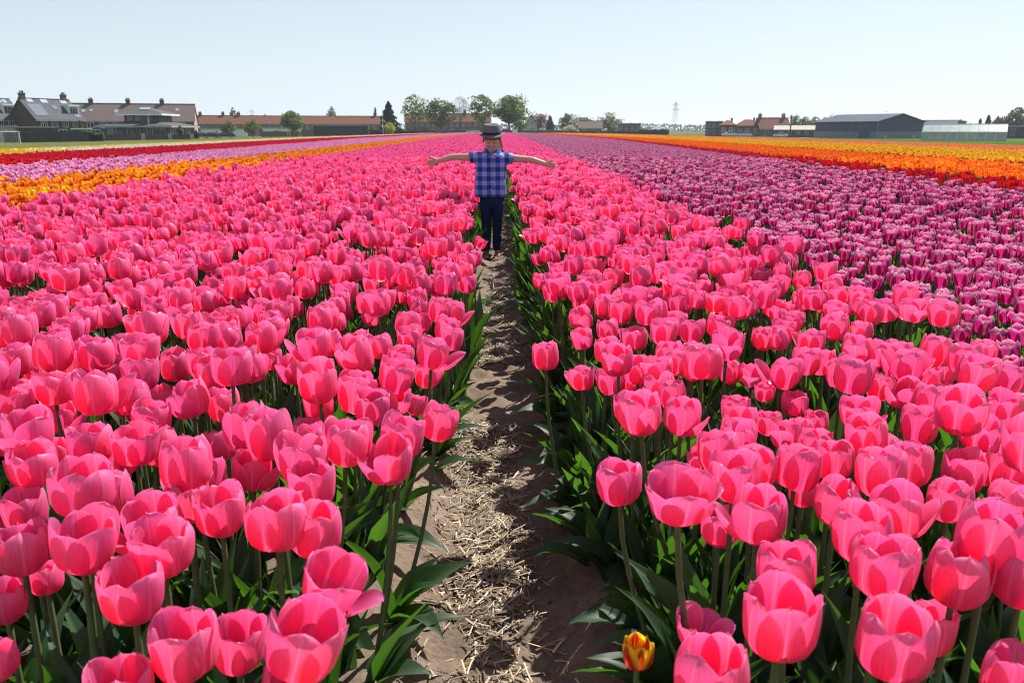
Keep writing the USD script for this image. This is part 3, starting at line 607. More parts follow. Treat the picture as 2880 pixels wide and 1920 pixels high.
for x, y in allp[single]:
    lf = x < 0; edge = abs(x) < .36
    op = rh.normal(.04, .17) if rh.random() > .06 else -.3; R = rh.uniform(.036, .045) * (1 if op > -.29 else .8)
    g = (f'pink tulip blooms farther along the {"left" if lf else "right"} path edge', f'pink tulip at the {"left" if lf else "right"} path edge, in the rows nearer the boy') if edge else (f'pink tulips in the upper rows of the {"left" if lf else "right"} bed', f'small-looking pink tulip packed in the {"left" if lf else "right"} bed, in the rows towards the boy')
    lv = random_leaves(rh, x, y, 2)
    if edge: lv = lv[:1] + edge_leaves(rh, 1 if lf else -1)
    make_tulip('pink_tulip', f'pink tulip, {"left" if lf else "right"} bed, {where_xy(x, y, .47)}', 'pink', rh, x, y, rh.normal(.43, .028), R, R * 2 * rh.uniform(.9, 1.05), op, abs(rh.normal(0, .12)) + (.12 if edge else 0), (0 if lf else math.pi) + rh.normal(0, .7) if edge else rh.uniform(0, 6.28), lv, 7, 7, group=g[0], loose=.06)
bed('pink_tulips', 'mass of pink tulips filling the wide bed left of the path', 'pink', B_L[1], B_L[0], np.random.default_rng(31), .042, .081, .432, .114, left[~single[:len(left)]], YF)
bed('pink_tulips_001', 'mass of pink tulips filling the narrow bed right of the path', 'pink', B_R[0], B_R[1], np.random.default_rng(32), .042, .081, .432, .114, rgt[~single[len(left):]], YF)
_used[('/World', 'pink_tulips')] = 2

# purple bed with white-edged, pointed blooms
rq = np.random.default_rng(40)
gapf = lambda y: B_R[1](y) + .24
P = scatter(rq, gapf, B_R[2], 1.4, 20.0, .115)
vis, px, py = visible(P, .40, 200, 600); P, px, py = P[vis], px[vis], py[vis]
score = np.where((px > 0) & (px < 2880), py, -1); order = np.argsort(-score)[:300]; single = np.zeros(len(P), bool); single[order] = True
for x, y in P[single]:
    R = rq.uniform(.031, .039)
    near = y < 4.2
    make_tulip('purple_tulip', f'white-edged purple tulip, {where_xy(x, y, .4)}', 'purple', rq, x, y, rq.normal(.36, .03), R, R * 2 * rq.uniform(.95, 1.12), rq.normal(.10, .12), abs(rq.normal(0, .12)), rq.uniform(0, 6.28),
               [(l * .85, w * .7, a, d, u, t) for l, w, a, d, u, t in random_leaves(rq, x, y, 2)], 6, 6, point=.8, group='purple tulips in the ' + ('front rows' if near else 'nearer rows') + ' of their bed', stem_r=.0033)
bed('purple_tulips', 'mass of white-edged purple tulips right of the pink bed', 'purple', gapf, B_R[2], np.random.default_rng(41), .036, .073, .36, .112, P[~single], 20.0, point=.8)

def plants_of(r, f0, f1, y0, y1, sp, h):
    P = scatter(r, f0, f1, y0, y1, sp); vis, _, _ = visible(P, h, 60, 60); return P[vis]
def row(name, label, colour, f0, f1, seed, R, H, stem, sp, y0, y1, point=.3, mix=None, singles=0, slabel=None, sgroup=None, **kw):
    r = np.random.default_rng(seed)
    P = plants_of(r, f0, f1, y0, y1, sp, stem)
    if singles:
        _, px, py = visible(P, stem); s = np.where((px > 0) & (px < 2880), py, -1); o = np.argsort(-s)[:singles]; sel = np.zeros(len(P), bool); sel[o] = True
        for x, y in P[sel]:
            rr = R * r.uniform(.92, 1.08); c = colour if mix is None or r.random() > mix[1] else mix[0]
            make_tulip(name[:-1], f'{slabel}, {where_xy(x, y, stem)}', c, r, x, y, stem * r.normal(1, .07), rr, H / R * rr, r.normal(.05, .1), abs(r.normal(0, .1)), r.uniform(0, 6.28), [(l * .85, w * .7, a, d, u, t) for l, w, a, d, u, t in random_leaves(r, x, y, 1)], 4, 5, point=point, group=sgroup)
        P = P[~sel]
    bed(name, label, colour, f0, f1, r, R, H, stem, 1 / round(1 / sp), P, y1, point=point, mix=mix, y0=y0, plants=6, pieces=3, **kw)
row('orange_tulips', 'row of orange tulips with yellow edges left of the pink bed', 'orange', lambda y: B_L[1](y) - .15, B_L[2], 51, .036, .068, .39, .125, 5.5, 17, mix=('yellow', .06), singles=150, slabel='orange tulip with yellow edges', sgroup='orange tulips at the near end of their row')
row('lilac_tulips', 'row of pale lilac pink tulips beyond the orange row', 'lilac', lambda y: B_L[2](y) - .25, B_L[3], 52, .035, .064, .38, .125, 9, 20)
row('red_tulips', 'row of deep red tulips beyond the lilac row on the left', 'red', lambda y: B_L[3](y) - .25, B_L[4], 53, .036, .066, .38, .125, 14, 20)
yw = lambda y: B_L[4](y) - 3.3
row('yellow_tulips', 'row of yellow tulips at the far left edge of the flower field', 'yellow', lambda y: np.where(np.asarray(y) < 31, B_L[4](y) - .3, yw(y) - .1), B_L[5], 54, .036, .066, .38, .143, 22, 24)
row('white_tulips', 'row of cream white tulips between the red and yellow rows', 'white', lambda y: B_L[4](y) - .3, yw, 55, .036, .066, .38, .143, 31.0, 32)
row('scarlet_tulips', 'narrow row of scarlet tulips between the purple and orange beds', 'crimson', lambda y: B_R[2](y) + .1, lambda y: B_R[3](y) - .15, 56, .036, .066, .375, .118, 8, 20)
row('tangerine_tulips', 'row of bright orange tulips right of the scarlet row', 'tangerine', lambda y: B_R[3](y) + .35, lambda y: B_R[4](y) - .2, 57, .036, .068, .39, .143, 11, 20, singles=120, slabel='bright orange tulip', sgroup='bright orange tulips at the near end of the right row')
row('flamed_tulips', 'row of yellow tulips with dark red bases right of the orange row', 'flamed', lambda y: B_R[4](y) + .6, B_R[5], 58, .037, .075, .39, .2, 17, 20, point=.7)
row('salmon_tulips', 'row of salmon and orange tulips at the far right of the field', 'salmon', lambda y: B_R[5](y) + .3, B_R[6], 59, .036, .066, .38, .143, 30, 31)
# ------------------------------------------------------------------ buildings, trees and cars behind the field
plain('dark_brick', (0.085, 0.058, 0.052), 0.85, 0.25, 2.0, bump=0.3)
plain('brown_brick', (0.15, 0.085, 0.065), 0.85, 0.25, 2.0, bump=0.3)
plain('pale_brick', (0.36, 0.25, 0.22), 0.85, 0.12, 2.0)  # pale garden pillars; on the gable end, sunlight put into the colour
M('slate_roof', {'g': ('texture_coordinate', {}), 'w': ('wave_texture', {'bands_direction': 'z', 'profile': 'saw', 'scale': 1.6, 'distortion': 0.0}), 'n': ('noise_texture', {'scale': 3.0, 'detail': 5.0}),
   'r': ('rgb_ramp', {'ramp': [(0.2, (0.06, 0.062, 0.07)), (0.8, (0.10, 0.102, 0.112))]}), 'b': ('bump', {'strength': 0.4, 'distance': 0.03}), 'p': ('principled_bsdf', {'roughness': 0.8, 'specular_ior_level': 0.12})},
  [('g.object', 'w.vector'), ('g.object', 'n.vector'), ('n.fac', 'r.fac'), ('r.color', 'p.base_color'), ('w.fac', 'b.height'), ('b.normal', 'p.normal')])
def tiles(name, a, b):
    M(name, {'g': ('texture_coordinate', {}), 'w': ('wave_texture', {'bands_direction': 'z', 'profile': 'saw', 'scale': 1.6}), 'mp': ('mapping', {'scale': (1.4, 1.4, 4.0)}), 'n': ('noise_texture', {'scale': 2.5, 'detail': 6.0, 'roughness': 0.7}),
      'r': ('rgb_ramp', {'ramp': [(0.25, a), (0.75, b)]}), 'b': ('bump', {'strength': 0.4, 'distance': 0.03}), 'p': ('principled_bsdf', {'roughness': 0.85, 'specular_ior_level': 0.05})},
      [('g.object', 'w.vector'), ('g.object', 'mp.vector'), ('mp.vector', 'n.vector'), ('n.fac', 'r.fac'), ('r.color', 'p.base_color'), ('w.fac', 'b.height'), ('b.normal', 'p.normal')])
tiles('brown_tiles', (0.13, 0.098, 0.092), (0.19, 0.145, 0.132))
tiles('red_tiles', (0.13, 0.052, 0.036), (0.20, 0.088, 0.06))
plain('white_paint', (0.72, 0.72, 0.70), 0.5, 0.06, 2.0)
plain('grey_paint', (0.30, 0.31, 0.33), 0.6, 0.1, 2.0)
plain('concrete', (0.36, 0.34, 0.31), 0.85, 0.15, 1.5)
plain('dark_timber', (0.045, 0.042, 0.045), 0.8, 0.3, 2.0)
plain('fence_timber', (0.13, 0.105, 0.085), 0.85, 0.3, 2.0)
plain('barn_sheet', (0.036, 0.052, 0.098), 0.7, 0.12, 0.6, spec=.15)
plain('barn_roof', (0.058, 0.074, 0.105), 0.8, 0.12, 0.6, spec=.08)
plain('barn_plinth', (0.12, 0.14, 0.17), 0.7, 0.12, 0.6)
plain('pylon_steel', (0.32, 0.34, 0.37), 0.5, 0.1, 1.0)
plain('solar_cell', (0.03, 0.045, 0.09), 0.55, 0.2, 1.0, spec=0.2)
plain('car_black', (0.012, 0.014, 0.022), 0.18, 0.1, 1.0, spec=0.6)
plain('car_navy', (0.02, 0.035, 0.10), 0.18, 0.1, 1.0, spec=0.6)
plain('car_silver', (0.42, 0.44, 0.47), 0.22, 0.05, 1.0, spec=0.6, metallic=0.5)
plain('car_red', (0.22, 0.015, 0.02), 0.2, 0.1, 1.0, spec=0.6)
plain('tyre_rubber', (0.02, 0.02, 0.02), 0.9)
plain('wheel_alloy', (0.45, 0.45, 0.47), 0.3, metallic=0.8)
plain('bark', (0.10, 0.085, 0.07), 0.9, 0.3, 4.0, bump=0.5)
plain('play_yellow', (0.62, 0.42, 0.03), 0.5)
plain('play_blue', (0.04, 0.10, 0.30), 0.5)
M('pane', {'p': ('principled_bsdf', {'base_color': (0.035, 0.042, 0.05), 'roughness': 0.08, 'specular_ior_level': 0.7}), 'n': ('noise_texture', {'scale': 0.9, 'detail': 2.0}), 'g': ('geometry', {}), 'b': ('bump', {'strength': 0.05, 'distance': 0.05})},
  [('g.position', 'n.vector'), ('n.fac', 'b.height'), ('b.normal', 'p.normal')])
M('roof_glass', {'p': ('principled_bsdf', {'base_color': (0.30, 0.36, 0.42), 'roughness': 0.1, 'specular_ior_level': 0.8})})
# greenhouse glass: whitewashed, lets part of the light through
M('greenhouse_glass', {'g': ('texture_coordinate', {}), 'n': ('noise_texture', {'scale': 0.8, 'detail': 5.0}), 'r': ('rgb_ramp', {'ramp': [(0.3, (0.34, 0.39, 0.40)), (0.7, (0.52, 0.56, 0.57))]}),
   'p': ('principled_bsdf', {'roughness': 0.18, 'specular_ior_level': 0.6}), 't': ('translucent_bsdf', {'color': (0.6, 0.66, 0.66)}), 'x': ('transparent_bsdf', {'color': (0.85, 0.9, 0.9)}), 'm1': ('mix_closure', {'fac': 0.4}), 'm2': ('mix_closure', {'fac': 0.3})},
  [('g.object', 'n.vector'), ('n.fac', 'r.fac'), ('r.color', 'p.base_color'), ('p.BSDF', 'm1.closure1'), ('t.BSDF', 'm1.closure2'), ('m1.closure', 'm2.closure1'), ('x.BSDF', 'm2.closure2')], surface='m2.closure')
def foliage(name, a, b, t, tr=0.4):
    M(name, {'g': ('geometry', {}), 'r': ('rgb_ramp', {'ramp': [(0.0, a), (1.0, b)]}), 'p': ('principled_bsdf', {'roughness': 0.6, 'specular_ior_level': 0.2}), 't': ('translucent_bsdf', {'color': t}), 'm': ('mix_closure', {'fac': tr})},
      [('g.random_per_island', 'r.fac'), ('r.color', 'p.base_color'), ('p.BSDF', 'm.closure1'), ('t.BSDF', 'm.closure2')], surface='m.closure')
foliage('leaf_spring', (0.065, 0.095, 0.030), (0.13, 0.168, 0.055), (0.19, 0.255, 0.05))
foliage('leaf_mid', (0.05, 0.08, 0.038), (0.105, 0.14, 0.065), (0.13, 0.19, 0.06))
foliage('leaf_grey', (0.11, 0.12, 0.075), (0.20, 0.21, 0.13), (0.26, 0.28, 0.14))
foliage('leaf_dark', (0.015, 0.028, 0.02), (0.035, 0.055, 0.035), (0.02, 0.04, 0.02), 0.2)
foliage('leaf_blue', (0.03, 0.05, 0.045), (0.06, 0.085, 0.075), (0.03, 0.06, 0.04), 0.2)
foliage('leaf_red', (0.14, 0.07, 0.055), (0.24, 0.13, 0.10), (0.22, 0.09, 0.06))
foliage('leaf_yellow', (0.28, 0.30, 0.03), (0.42, 0.42, 0.06), (0.45, 0.45, 0.04))
foliage('leaf_hedge', (0.035, 0.05, 0.018), (0.07, 0.09, 0.032), (0.06, 0.09, 0.02), 0.25)
foliage('twig', (0.16, 0.135, 0.12), (0.26, 0.225, 0.20), (0.1, 0.08, 0.07), 0.1)
foliage('blossom', (0.5, 0.42, 0.36), (0.65, 0.55, 0.5), (0.5, 0.4, 0.36))

def win(parent, x, z, w, h, y=0.0, frame='white_paint', bars=1, axis='y', sign=-1):
    """A window on the wall plane y (facing -y) or, with axis 'x', on the plane x = y: a frame with its pane set back."""
    def put(b):
        if axis == 'x':
            v = np.array(b.vertices); b = trimesh.Trimesh(np.stack([v[:, 1] * (-sign) + y, v[:, 0], v[:, 2]], 1), b.faces, process=False)
            if b.volume < 0: b.invert()
        else: b.apply_translation([0, y, 0])
        return b
    t = max(0.05, w * .055)
    fr = [bx(x, x + t, -.06, .05, z, z + h), bx(x + w - t, x + w, -.06, .05, z, z + h), bx(x + t, x + w - t, -.06, .05, z, z + t), bx(x + t, x + w - t, -.06, .05, z + h - t, z + h)]
    for k in range(bars):
        c = x + w * (k + 1) / (bars + 1); fr.append(bx(c - t * .4, c + t * .4, -.05, .05, z + t, z + h - t))
    f = obj('window', put(cat(fr)), MAT[frame], parent)
    obj('pane', put(bx(x + t * .9, x + w - t * .9, -.02, .02, z + t * .9, z + h - t * .9)), MAT['pane'], f)

def gable_house(name, label, at, rot, L, D, eave, ridge, wall, roof, catg='house', group=None, gable=None, over=.35, chim=(), ridge_y=.5, windows=(), wf='white_paint', chim_mat='dark_brick', extra=None, gutter=True):
    """Local frame: x along the ridge, front wall at y = 0 facing -y, ground at z = 0."""
    t = thing(name, label, catg, at, rot, group)
    ry = D * ridge_y
    obj('wall', prism([(0, -1.0), (D, -1.0), (D, eave), (ry, ridge - .12), (0, eave)], 'x', 0, L), MAT[wall], t)
    if gable: obj('gable_wall', prism([(0.0, -1.0), (D, -1.0), (D, eave), (ry, ridge - .12), (0, eave)], 'x', L + .003, L + .06), MAT[gable], t)
    s1 = (ridge - eave) / ry; s2 = (ridge - eave) / (D - ry); th = .22
    rf = obj('roof', cat([prism([(-over, eave - s1 * over), (ry, ridge), (ry, ridge + th), (-over, eave - s1 * over + th)], 'x', -over, L + over), prism([(ry + .002, ridge), (D + over, eave - s2 * over), (D + over, eave - s2 * over + th), (ry + .002, ridge + th)], 'x', -over, L + over)]), MAT[roof], t)
    obj('ridge_cap', bx(-over - .02, L + over + .02, ry - .16, ry + .16, ridge + th - .05, ridge + th + .09), MAT[roof], rf)
    if gutter: obj('gutter', bx(-over, L + over, -over - .16, -over - .01, eave - s1 * over - .02, eave - s1 * over + .13), MAT['grey_paint'], t)
    for c in chim:
        cm = [bx(c - .55, c + .55, ry - .4, ry + .4, ridge - .8, ridge + 1.15), bx(c - .64, c + .64, ry - .48, ry + .48, ridge + 1.152, ridge + 1.32)] + [trimesh.creation.cylinder(.11, .5, sections=8).apply_translation([c + dx, ry, ridge + 1.55]) for dx in (-.3, .05, .35)]
        obj('chimney', cat(cm), MAT[chim_mat], rf)
    for (x, z, w, h, b) in windows: win(t, x, z, w, h, 0.0, wf, b)
    return t, rf
def on_roof(rf, name, x0, x1, f0, f1, D, eave, ridge, mat, ridge_y=.5, lift=.25, th=.08):
    """A flat piece on the front slope between fractions f0 and f1 of the way up."""
    ry = D * ridge_y
    p = lambda f, o: (f * ry, eave + (ridge - eave) * f + o)
    return obj(name, prism([p(f0, lift), p(f1, lift), p(f1, lift + th), p(f0, lift + th)], 'x', x0, x1), MAT[mat], rf)
def hip_roof(x0, x1, y0, y1, z0, z1, inset, th=.25):
    """A hip roof as a solid: eaves rectangle at z0, ridge at z1."""
    ry = (y0 + y1) / 2; a, b = (x0 + inset, x1 - inset) if x1 - x0 > 2 * inset else ((x0 + x1) / 2 - .01, (x0 + x1) / 2 + .01)
    V = [(x0, y0, z0), (x1, y0, z0), (x1, y1, z0), (x0, y1, z0), (x0, y0, z0 + th), (x1, y0, z0 + th), (x1, y1, z0 + th), (x0, y1, z0 + th), (a, ry, z1), (b, ry, z1)]
    F = [(0, 2, 1), (0, 3, 2), (0, 1, 5), (0, 5, 4), (1, 2, 6), (1, 6, 5), (2, 3, 7), (2, 7, 6), (3, 0, 4), (3, 4, 7), (4, 5, 9), (4, 9, 8), (5, 6, 9), (6, 7, 8), (6, 8, 9), (7, 4, 8)]
    return trimesh.Trimesh(np.array(V, float), np.array(F), process=False)
def facing(px):     # rotation that turns a front (-y) towards the camera, for photo column px
    d = ray(px, 375); return -math.atan2(d[0], d[1])
def w_at(px0, px1, dist):       # metres across for photo columns at depth dist
    return abs(px1 - px0) / FPX * dist * 0.967

# --- left: dark terraced houses with dormers and solar panels
DL = 185.0
def terrace_b(name, label, px, rot_off, chims, L, dist, panels, dormers, zoff=0):
    a = far(px, dist); D, eave, ridge = 9.0, 4.6, 8.9
    ws = [(x, 2.9, 1.5, 1.4, 2) for x in np.arange(.9, L - 1.5, 2.6)] + [(x, .5, 2.2, 2.0, 1) for x in np.arange(1.0, L - 2.4, 3.9)]
    t, rf = gable_house(name, label, a + [0, 0, zoff], facing(px) + rot_off, L, D, eave, ridge, 'dark_brick', 'slate_roof', 'house', 'dark terraced houses at the far left', chim=chims, windows=ws)
    for (x0, x1, f0, f1) in panels: on_roof(rf, 'solar_panel', x0, x1, f0, f1, D, eave, ridge, 'solar_cell')
    for (x0, x1, f0, f1) in ((1.2, 2.6, .80, .95), (4.4, 6.0, .78, .95), (L - 2.4, L - .9, .78, .95)): on_roof(rf, 'skylight', x0, x1, f0, f1, D, eave, ridge, 'roof_glass')
    for (x0, x1) in dormers:
        dm = obj('dormer', cat([bx(x0, x1, 1.0, 3.4, eave + .9, eave + 3.0), bx(x0 - .2, x1 + .2, .8, 3.9, eave + 3.002, eave + 3.3)]), MAT['white_paint'], rf)
        n = 3; w = (x1 - x0 - .3) / n
        for k in range(n): obj('pane', bx(x0 + .2 + k * w, x0 + .1 + (k + 1) * w, .96, .99, eave + 1.3, eave + 2.7), MAT['pane'], dm)
    return t
terrace_b('terraced_house', 'dark brick gabled house with solar panels and white dormer, two chimneys', 108, .62, (.6, 10.6), 11.6, DL - 3, ((.4, 3.6, .12, .7), (6.0, 7.2, .45, .65), (10.0, 11.4, .05, .4)), ((9.0, 11.4),))
terrace_b('terraced_house', 'dark house with white dormer cut off by the left edge of the photo', -15, .62, (.8,), 7.5, DL - 5, ((.4, 2.2, .1, .4),), ((3.6, 6.0),))
# --- long brown-roofed block behind the pavilion house
a = far(196, 225); L, D, eave, ridge = 31.8, 10.5, 4.8, 9.3
t, rf = gable_house('apartment_row', 'long brown tiled house row with three chimneys and gable end tinted sunlit pink', a, facing(340) - .16, L, D, eave, ridge, 'dark_brick', 'brown_tiles', 'house row', chim=(5.2, 14.6, 23.4), gable='pale_brick',  # gable end in paler brick than the walls: its sunlight is painted in
    windows=[(x, 2.9, 1.8, 1.5, 1) for x in np.arange(1.2, L - 2, 3.3)] + [(x, .4, 2.2, 2.1, 1) for x in np.arange(1.0, L - 3, 4.4)])
for (x0, x1, f0, f1) in ((3.0, 4.0, .45, .62), (5.0, 5.8, .5, .62), (11.3, 12.2, .42, .6), (27.0, 27.9, .55, .7)): on_roof(rf, 'skylight', x0, x1, f0, f1, D, eave, ridge, 'roof_glass')
# --- two-tier pavilion house
a = far(292, 186); t = thing('pavilion_house', 'two-tier grey hip-roofed house with glazed ground floor and brick stack', 'house', a, facing(385) - .42)
S = 14.5
obj('plinth', bx(0, S, 0, S, -1, .9), MAT['dark_timber'], t)
obj('wall', bx(.4, S - .4, .4, S - .4, .9, 2.85), MAT['dark_brick'], t)
for k in range(9): win(t, .7 + k * 1.48, 1.0, 1.25, 1.75, .38, 'white_paint' if k % 3 == 0 else 'grey_paint', 1)
for k in range(9): win(t, .7 + k * 1.48, 1.0, 1.25, 1.75, S - .38, 'white_paint' if k % 3 else 'grey_paint', 1, axis='x', sign=1)
rf = obj('roof', hip_roof(-1.3, S + 1.3, -1.3, S + 1.3, 2.9, 4.9, 9), MAT['slate_roof'], t, label='wide lower roof')
obj('fascia', cat([bx(-1.36, S + 1.36, -1.36, -1.302, 2.8, 3.1), bx(S + 1.302, S + 1.36, -1.3, S + 1.3, 2.8, 3.1)]), MAT['grey_paint'], rf)
obj('upper_wall', bx(3.4, S - 3.4, 3.4, S - 3.4, 3.6, 5.55), MAT['dark_brick'], t)
for k in range(4): win(t, 4.0 + k * 1.8, 4.3, 1.3, 1.1, 3.38, 'grey_paint', 1); win(t, 4.0 + k * 1.8, 4.3, 1.3, 1.1, S - 3.38, 'grey_paint', 1, axis='x', sign=1)
r2 = obj('roof', hip_roof(2.0, S - 2.0, 2.0, S - 2.0, 5.57, 7.4, 6), MAT['slate_roof'], t, label='small upper roof')
obj('fascia', cat([bx(1.94, S - 1.94, 1.94, 1.998, 5.45, 5.78), bx(S - 1.998, S - 1.94, 2.0, S - 2.0, 5.45, 5.78)]), MAT['white_paint'], r2)
obj('skylight', trimesh.Trimesh(np.array([(6.3, 4.6, 6.85), (8.6, 4.6, 6.85), (8.6, 5.9, 7.25), (6.3, 5.9, 7.25), (6.3, 4.6, 6.7), (8.6, 4.6, 6.7), (8.6, 5.9, 7.1), (6.3, 5.9, 7.1)]), trimesh.creation.box().faces, process=False).convex_hull, MAT['roof_glass'], r2)
obj('chimney', cat([bx(8.6, 10.2, -.2, .8, 2.8, 5.2), bx(8.5, 10.3, -.3, .9, 5.202, 5.4)]), MAT['dark_brick'], rf)
# --- sheds, fences and walls in the left gardens
def shed(name, label, px0, px1, dist, h, mat, roofmat, d=3.0, catg='shed', group=None, door=True):
    a = far(px0, dist); w = w_at(px0, px1, dist); t = thing(name, label, catg, a, facing((px0 + px1) / 2), group)
    obj('wall', bx(0, w, 0, d, -.8, h), MAT[mat], t)
    obj('roof', bx(-.3, w + .3, -.4, d + .3, h + .002, h + .22), MAT[roofmat], t)
    if door: obj('door', bx(w * .3, w * .3 + min(1.0, w * .3), -.05, .02, 0, min(2.0, h * .8)), MAT['grey_paint'], t)
    return t
shed('garden_shed', 'low flat-roofed garden shed with pale roof edge below the left gabled house', 50, 135, 160, 2.7, 'dark_brick', 'concrete')
shed('garden_shed', 'small shed with a white flat roof left of the pavilion house', 205, 250, 165, 2.3, 'dark_timber', 'white_paint')
shed('garden_shed', 'grey-walled shed at the left edge of the photo under the first house', -30, 34, 158, 2.9, 'grey_paint', 'concrete')
shed('white_garage', 'long low white garage behind the dark parked cars', 565, 690, 262, 2.6, 'white_paint', 'grey_paint', 4)
shed('white_garage', 'white garden wall and garage beside the yellow play frame', 740, 845, 270, 2.7, 'white_paint', 'concrete', 4)
shed('carport', 'wide dark open shed with a thin flat roof in front of the red-roofed row', 882, 1032, 255, 3.1, 'dark_timber', 'grey_paint', 6, 'carport', door=False)
def panel_fence(name, label, px0, px1, dist, h, mat, n):
    a = far(px0, dist); w = w_at(px0, px1, dist); t = thing(name, label, 'fence', a, facing((px0 + px1) / 2))
    for k in range(n):
        obj('panel', bx(w * k / n + .06, w * (k + 1) / n - .06, -.03, .03, -.5, h + .06 * ((k * 7) % 3 - 1)), MAT[mat], t)
        obj('post', bx(w * k / n - .055, w * k / n + .055, -.07, .07, -.5, h + .12), MAT[mat], t)
    return t
panel_fence('garden_fence', 'dark timber panel fence below the left gabled houses', 10, 222, 150, 1.9, 'dark_timber', 16)
panel_fence('garden_fence', 'brown timber fence in front of the red-roofed row', 735, 880, 250, 1.7, 'fence_timber', 8)
a = far(300, 176); t = thing('garden_wall', 'low dark brick garden wall with pale pillars before the pavilion house', 'wall', a, facing(400))
w = w_at(278, 520, 176)
obj('wall', bx(-1.5, w - 1.5, 0, .3, -.6, 1.25), MAT['dark_brick'], t)
for x in (6.6, 12.0, 16.4): obj('pillar', bx(x, x + .8, -.12, .42, -.6, 1.45), MAT['pale_brick'], t)
# goal frame at the far left
a = far(-12, 118); t = thing('goal_frame', 'small white goal frame on the grass at the far left', 'goal', a, facing(20))
w = w_at(-12, 44, 118)
obj('crossbar', tube([[0, 0, 1.75], [w, 0, 1.75]], .05, 6), MAT['white_paint'], t); obj('post', tube([[w, 0, -.3], [w, 0, 1.75]], .05, 6), MAT['white_paint'], t); obj('post', tube([[0, 0, -.3], [0, 0, 1.75]], .05, 6), MAT['white_paint'], t)
obj('stay', tube([[w, 0, 1.72], [w - .3, 1.6, .0]], .03, 5), MAT['white_paint'], t)
net = []
for k in range(13): net.append(tube([[w * k / 12, 0, 1.74], [w * k / 12, 1.55, .02]], .006, 3, False))
for k in range(8): net.append(tube([[0, 1.55 * k / 7, 1.74 - 1.72 * k / 7], [w, 1.55 * k / 7, 1.74 - 1.72 * k / 7]], .006, 3, False))
obj('net', cat(net), MAT['white_paint'], t)

# --- long red-tiled terrace behind the trees
def red_row(label, px0, px1, dist, chims, step):
    a = far(px0, dist); L = w_at(px0, px1, dist); D, eave, ridge = 9.0, 4.8, 7.8
    ws = [(x, 2.9, 1.15, 1.25, 1) for x in np.arange(1.2, L - 1.4, step)] + [(x, .3, 1.5, 1.6, 1) for x in np.arange(2.0, L - 2.4, step * 1.7)]
    return gable_house('red_roof_row', label, a, facing((px0 + px1) / 2) + (-.02 if px0 < 900 else 0), L, D, eave, ridge, 'brown_brick', 'red_tiles', 'house row', 'red-tiled brick house rows', chim=chims, windows=ws)
red_row('long low house row with orange-red tiles, left of the dark conifer', 545, 1068, 325, (2.5, 11.0, 17.0, 71.0), 2.45)
red_row('red-tiled house row half hidden behind the tall bare-trunked trees', 1140, 1380, 330, (6.0, 24.0), 2.4)

# --- right: houses, sheds, barn, greenhouse
def hip_house(name, label, px0, px1, dist, eave, ridge, wall, roof, D=9.0, inset=3.5, rot=0.0, group=None, nwin=3):
    a = far(px0, dist); L = w_at(px0, px1, dist); t = thing(name, label, 'house', a, facing((px0 + px1) / 2) + rot, group)
    obj('wall', bx(0, L, 0, D, -1, eave), MAT[wall], t)
    rf = obj('roof', hip_roof(-.5, L + .5, -.5, D + .5, eave + .002, ridge, inset), MAT[roof], t)
    obj('chimney', bx(L * .7, L * .7 + .7, D * .5, D * .5 + .6, ridge - 1.6, ridge + .7), MAT['brown_brick'], rf)
    for k in range(nwin): win(t, L * (k + .5) / nwin - .6, eave - 1.9, 1.2, 1.3, 0, 'white_paint', 1)
    for k in range(nwin): win(t, L * (k + .5) / nwin - .7, .6, 1.4, 1.5, 0, 'white_paint', 1)
    return t
def flat_block(name, label, px0, px1, dist, h, wall, D=9.0, nwin=4, catg='building'):
    a = far(px0, dist); L = w_at(px0, px1, dist); t = thing(name, label, catg, a, facing((px0 + px1) / 2))
    obj('wall', bx(0, L, 0, D, -1, h), MAT[wall], t); obj('parapet', cat([bx(-.12, L + .12, -.12, .2, h + .002, h + .35), bx(-.12, L + .12, D - .2, D + .12, h + .002, h + .35), bx(-.12, .2, .2, D - .2, h + .002, h + .35), bx(L - .2, L + .12, .2, D - .2, h + .002, h + .35)]), MAT['grey_paint'], t)
    for k in range(nwin): win(t, L * (k + .5) / nwin - .7, h - 1.9, 1.4, 1.3, 0, 'grey_paint', 1); win(t, L * (k + .5) / nwin - .7, .7, 1.4, 1.5, 0, 'grey_paint', 1)
    return t
a = far(1478, 330)
t, rf = gable_house('white_house', 'pale grey gabled house behind the field, right of the boy', a + [w_at(0, 32, 330), 0, 0], facing(1490) + math.pi / 2, 8.0, w_at(1478, 1512, 330), 3.6, 6.9, 'concrete', 'slate_roof', gutter=False)
for z in (.7, 3.4): win(t, 1.0, z, 1.2, 1.3, 0, 'white_paint'); 
for z in (.8, 3.6): win(t, 1.4, z, 1.0, 1.2, 0, 'white_paint', 1, axis='x', sign=-1)
a = far(1628, 345)
gable_house('bungalow', 'low bungalow with a wide grey roof among round trees', a, facing(1660), w_at(1628, 1692, 345), 9.0, 2.2, 5.0, 'brown_brick', 'brown_tiles', windows=[(1.5, .6, 1.5, 1.2, 1), (5.5, .6, 1.5, 1.2, 1)])
flat_block('brick_block', 'dark flat-roofed brick house left of the pylon', 1738, 1801, 330, 4.0, 'dark_brick')
flat_block('brick_block', 'dark flat-roofed brick block at the left end of the right-hand houses', 1983, 2030, 290, 4.8, 'dark_brick', nwin=3)
hip_house('hip_house', 'dark house with a small red hip roof beside the flat brick block', 2024, 2064, 284, 3.6, 5.5, 'dark_brick', 'red_tiles', nwin=2, inset=2.6)
hip_house('hip_house', 'brick house with a broad pale red hip roof behind parked cars', 2066, 2134, 288, 3.4, 5.8, 'brown_brick', 'red_tiles', nwin=3)
a = far(2137, 282)
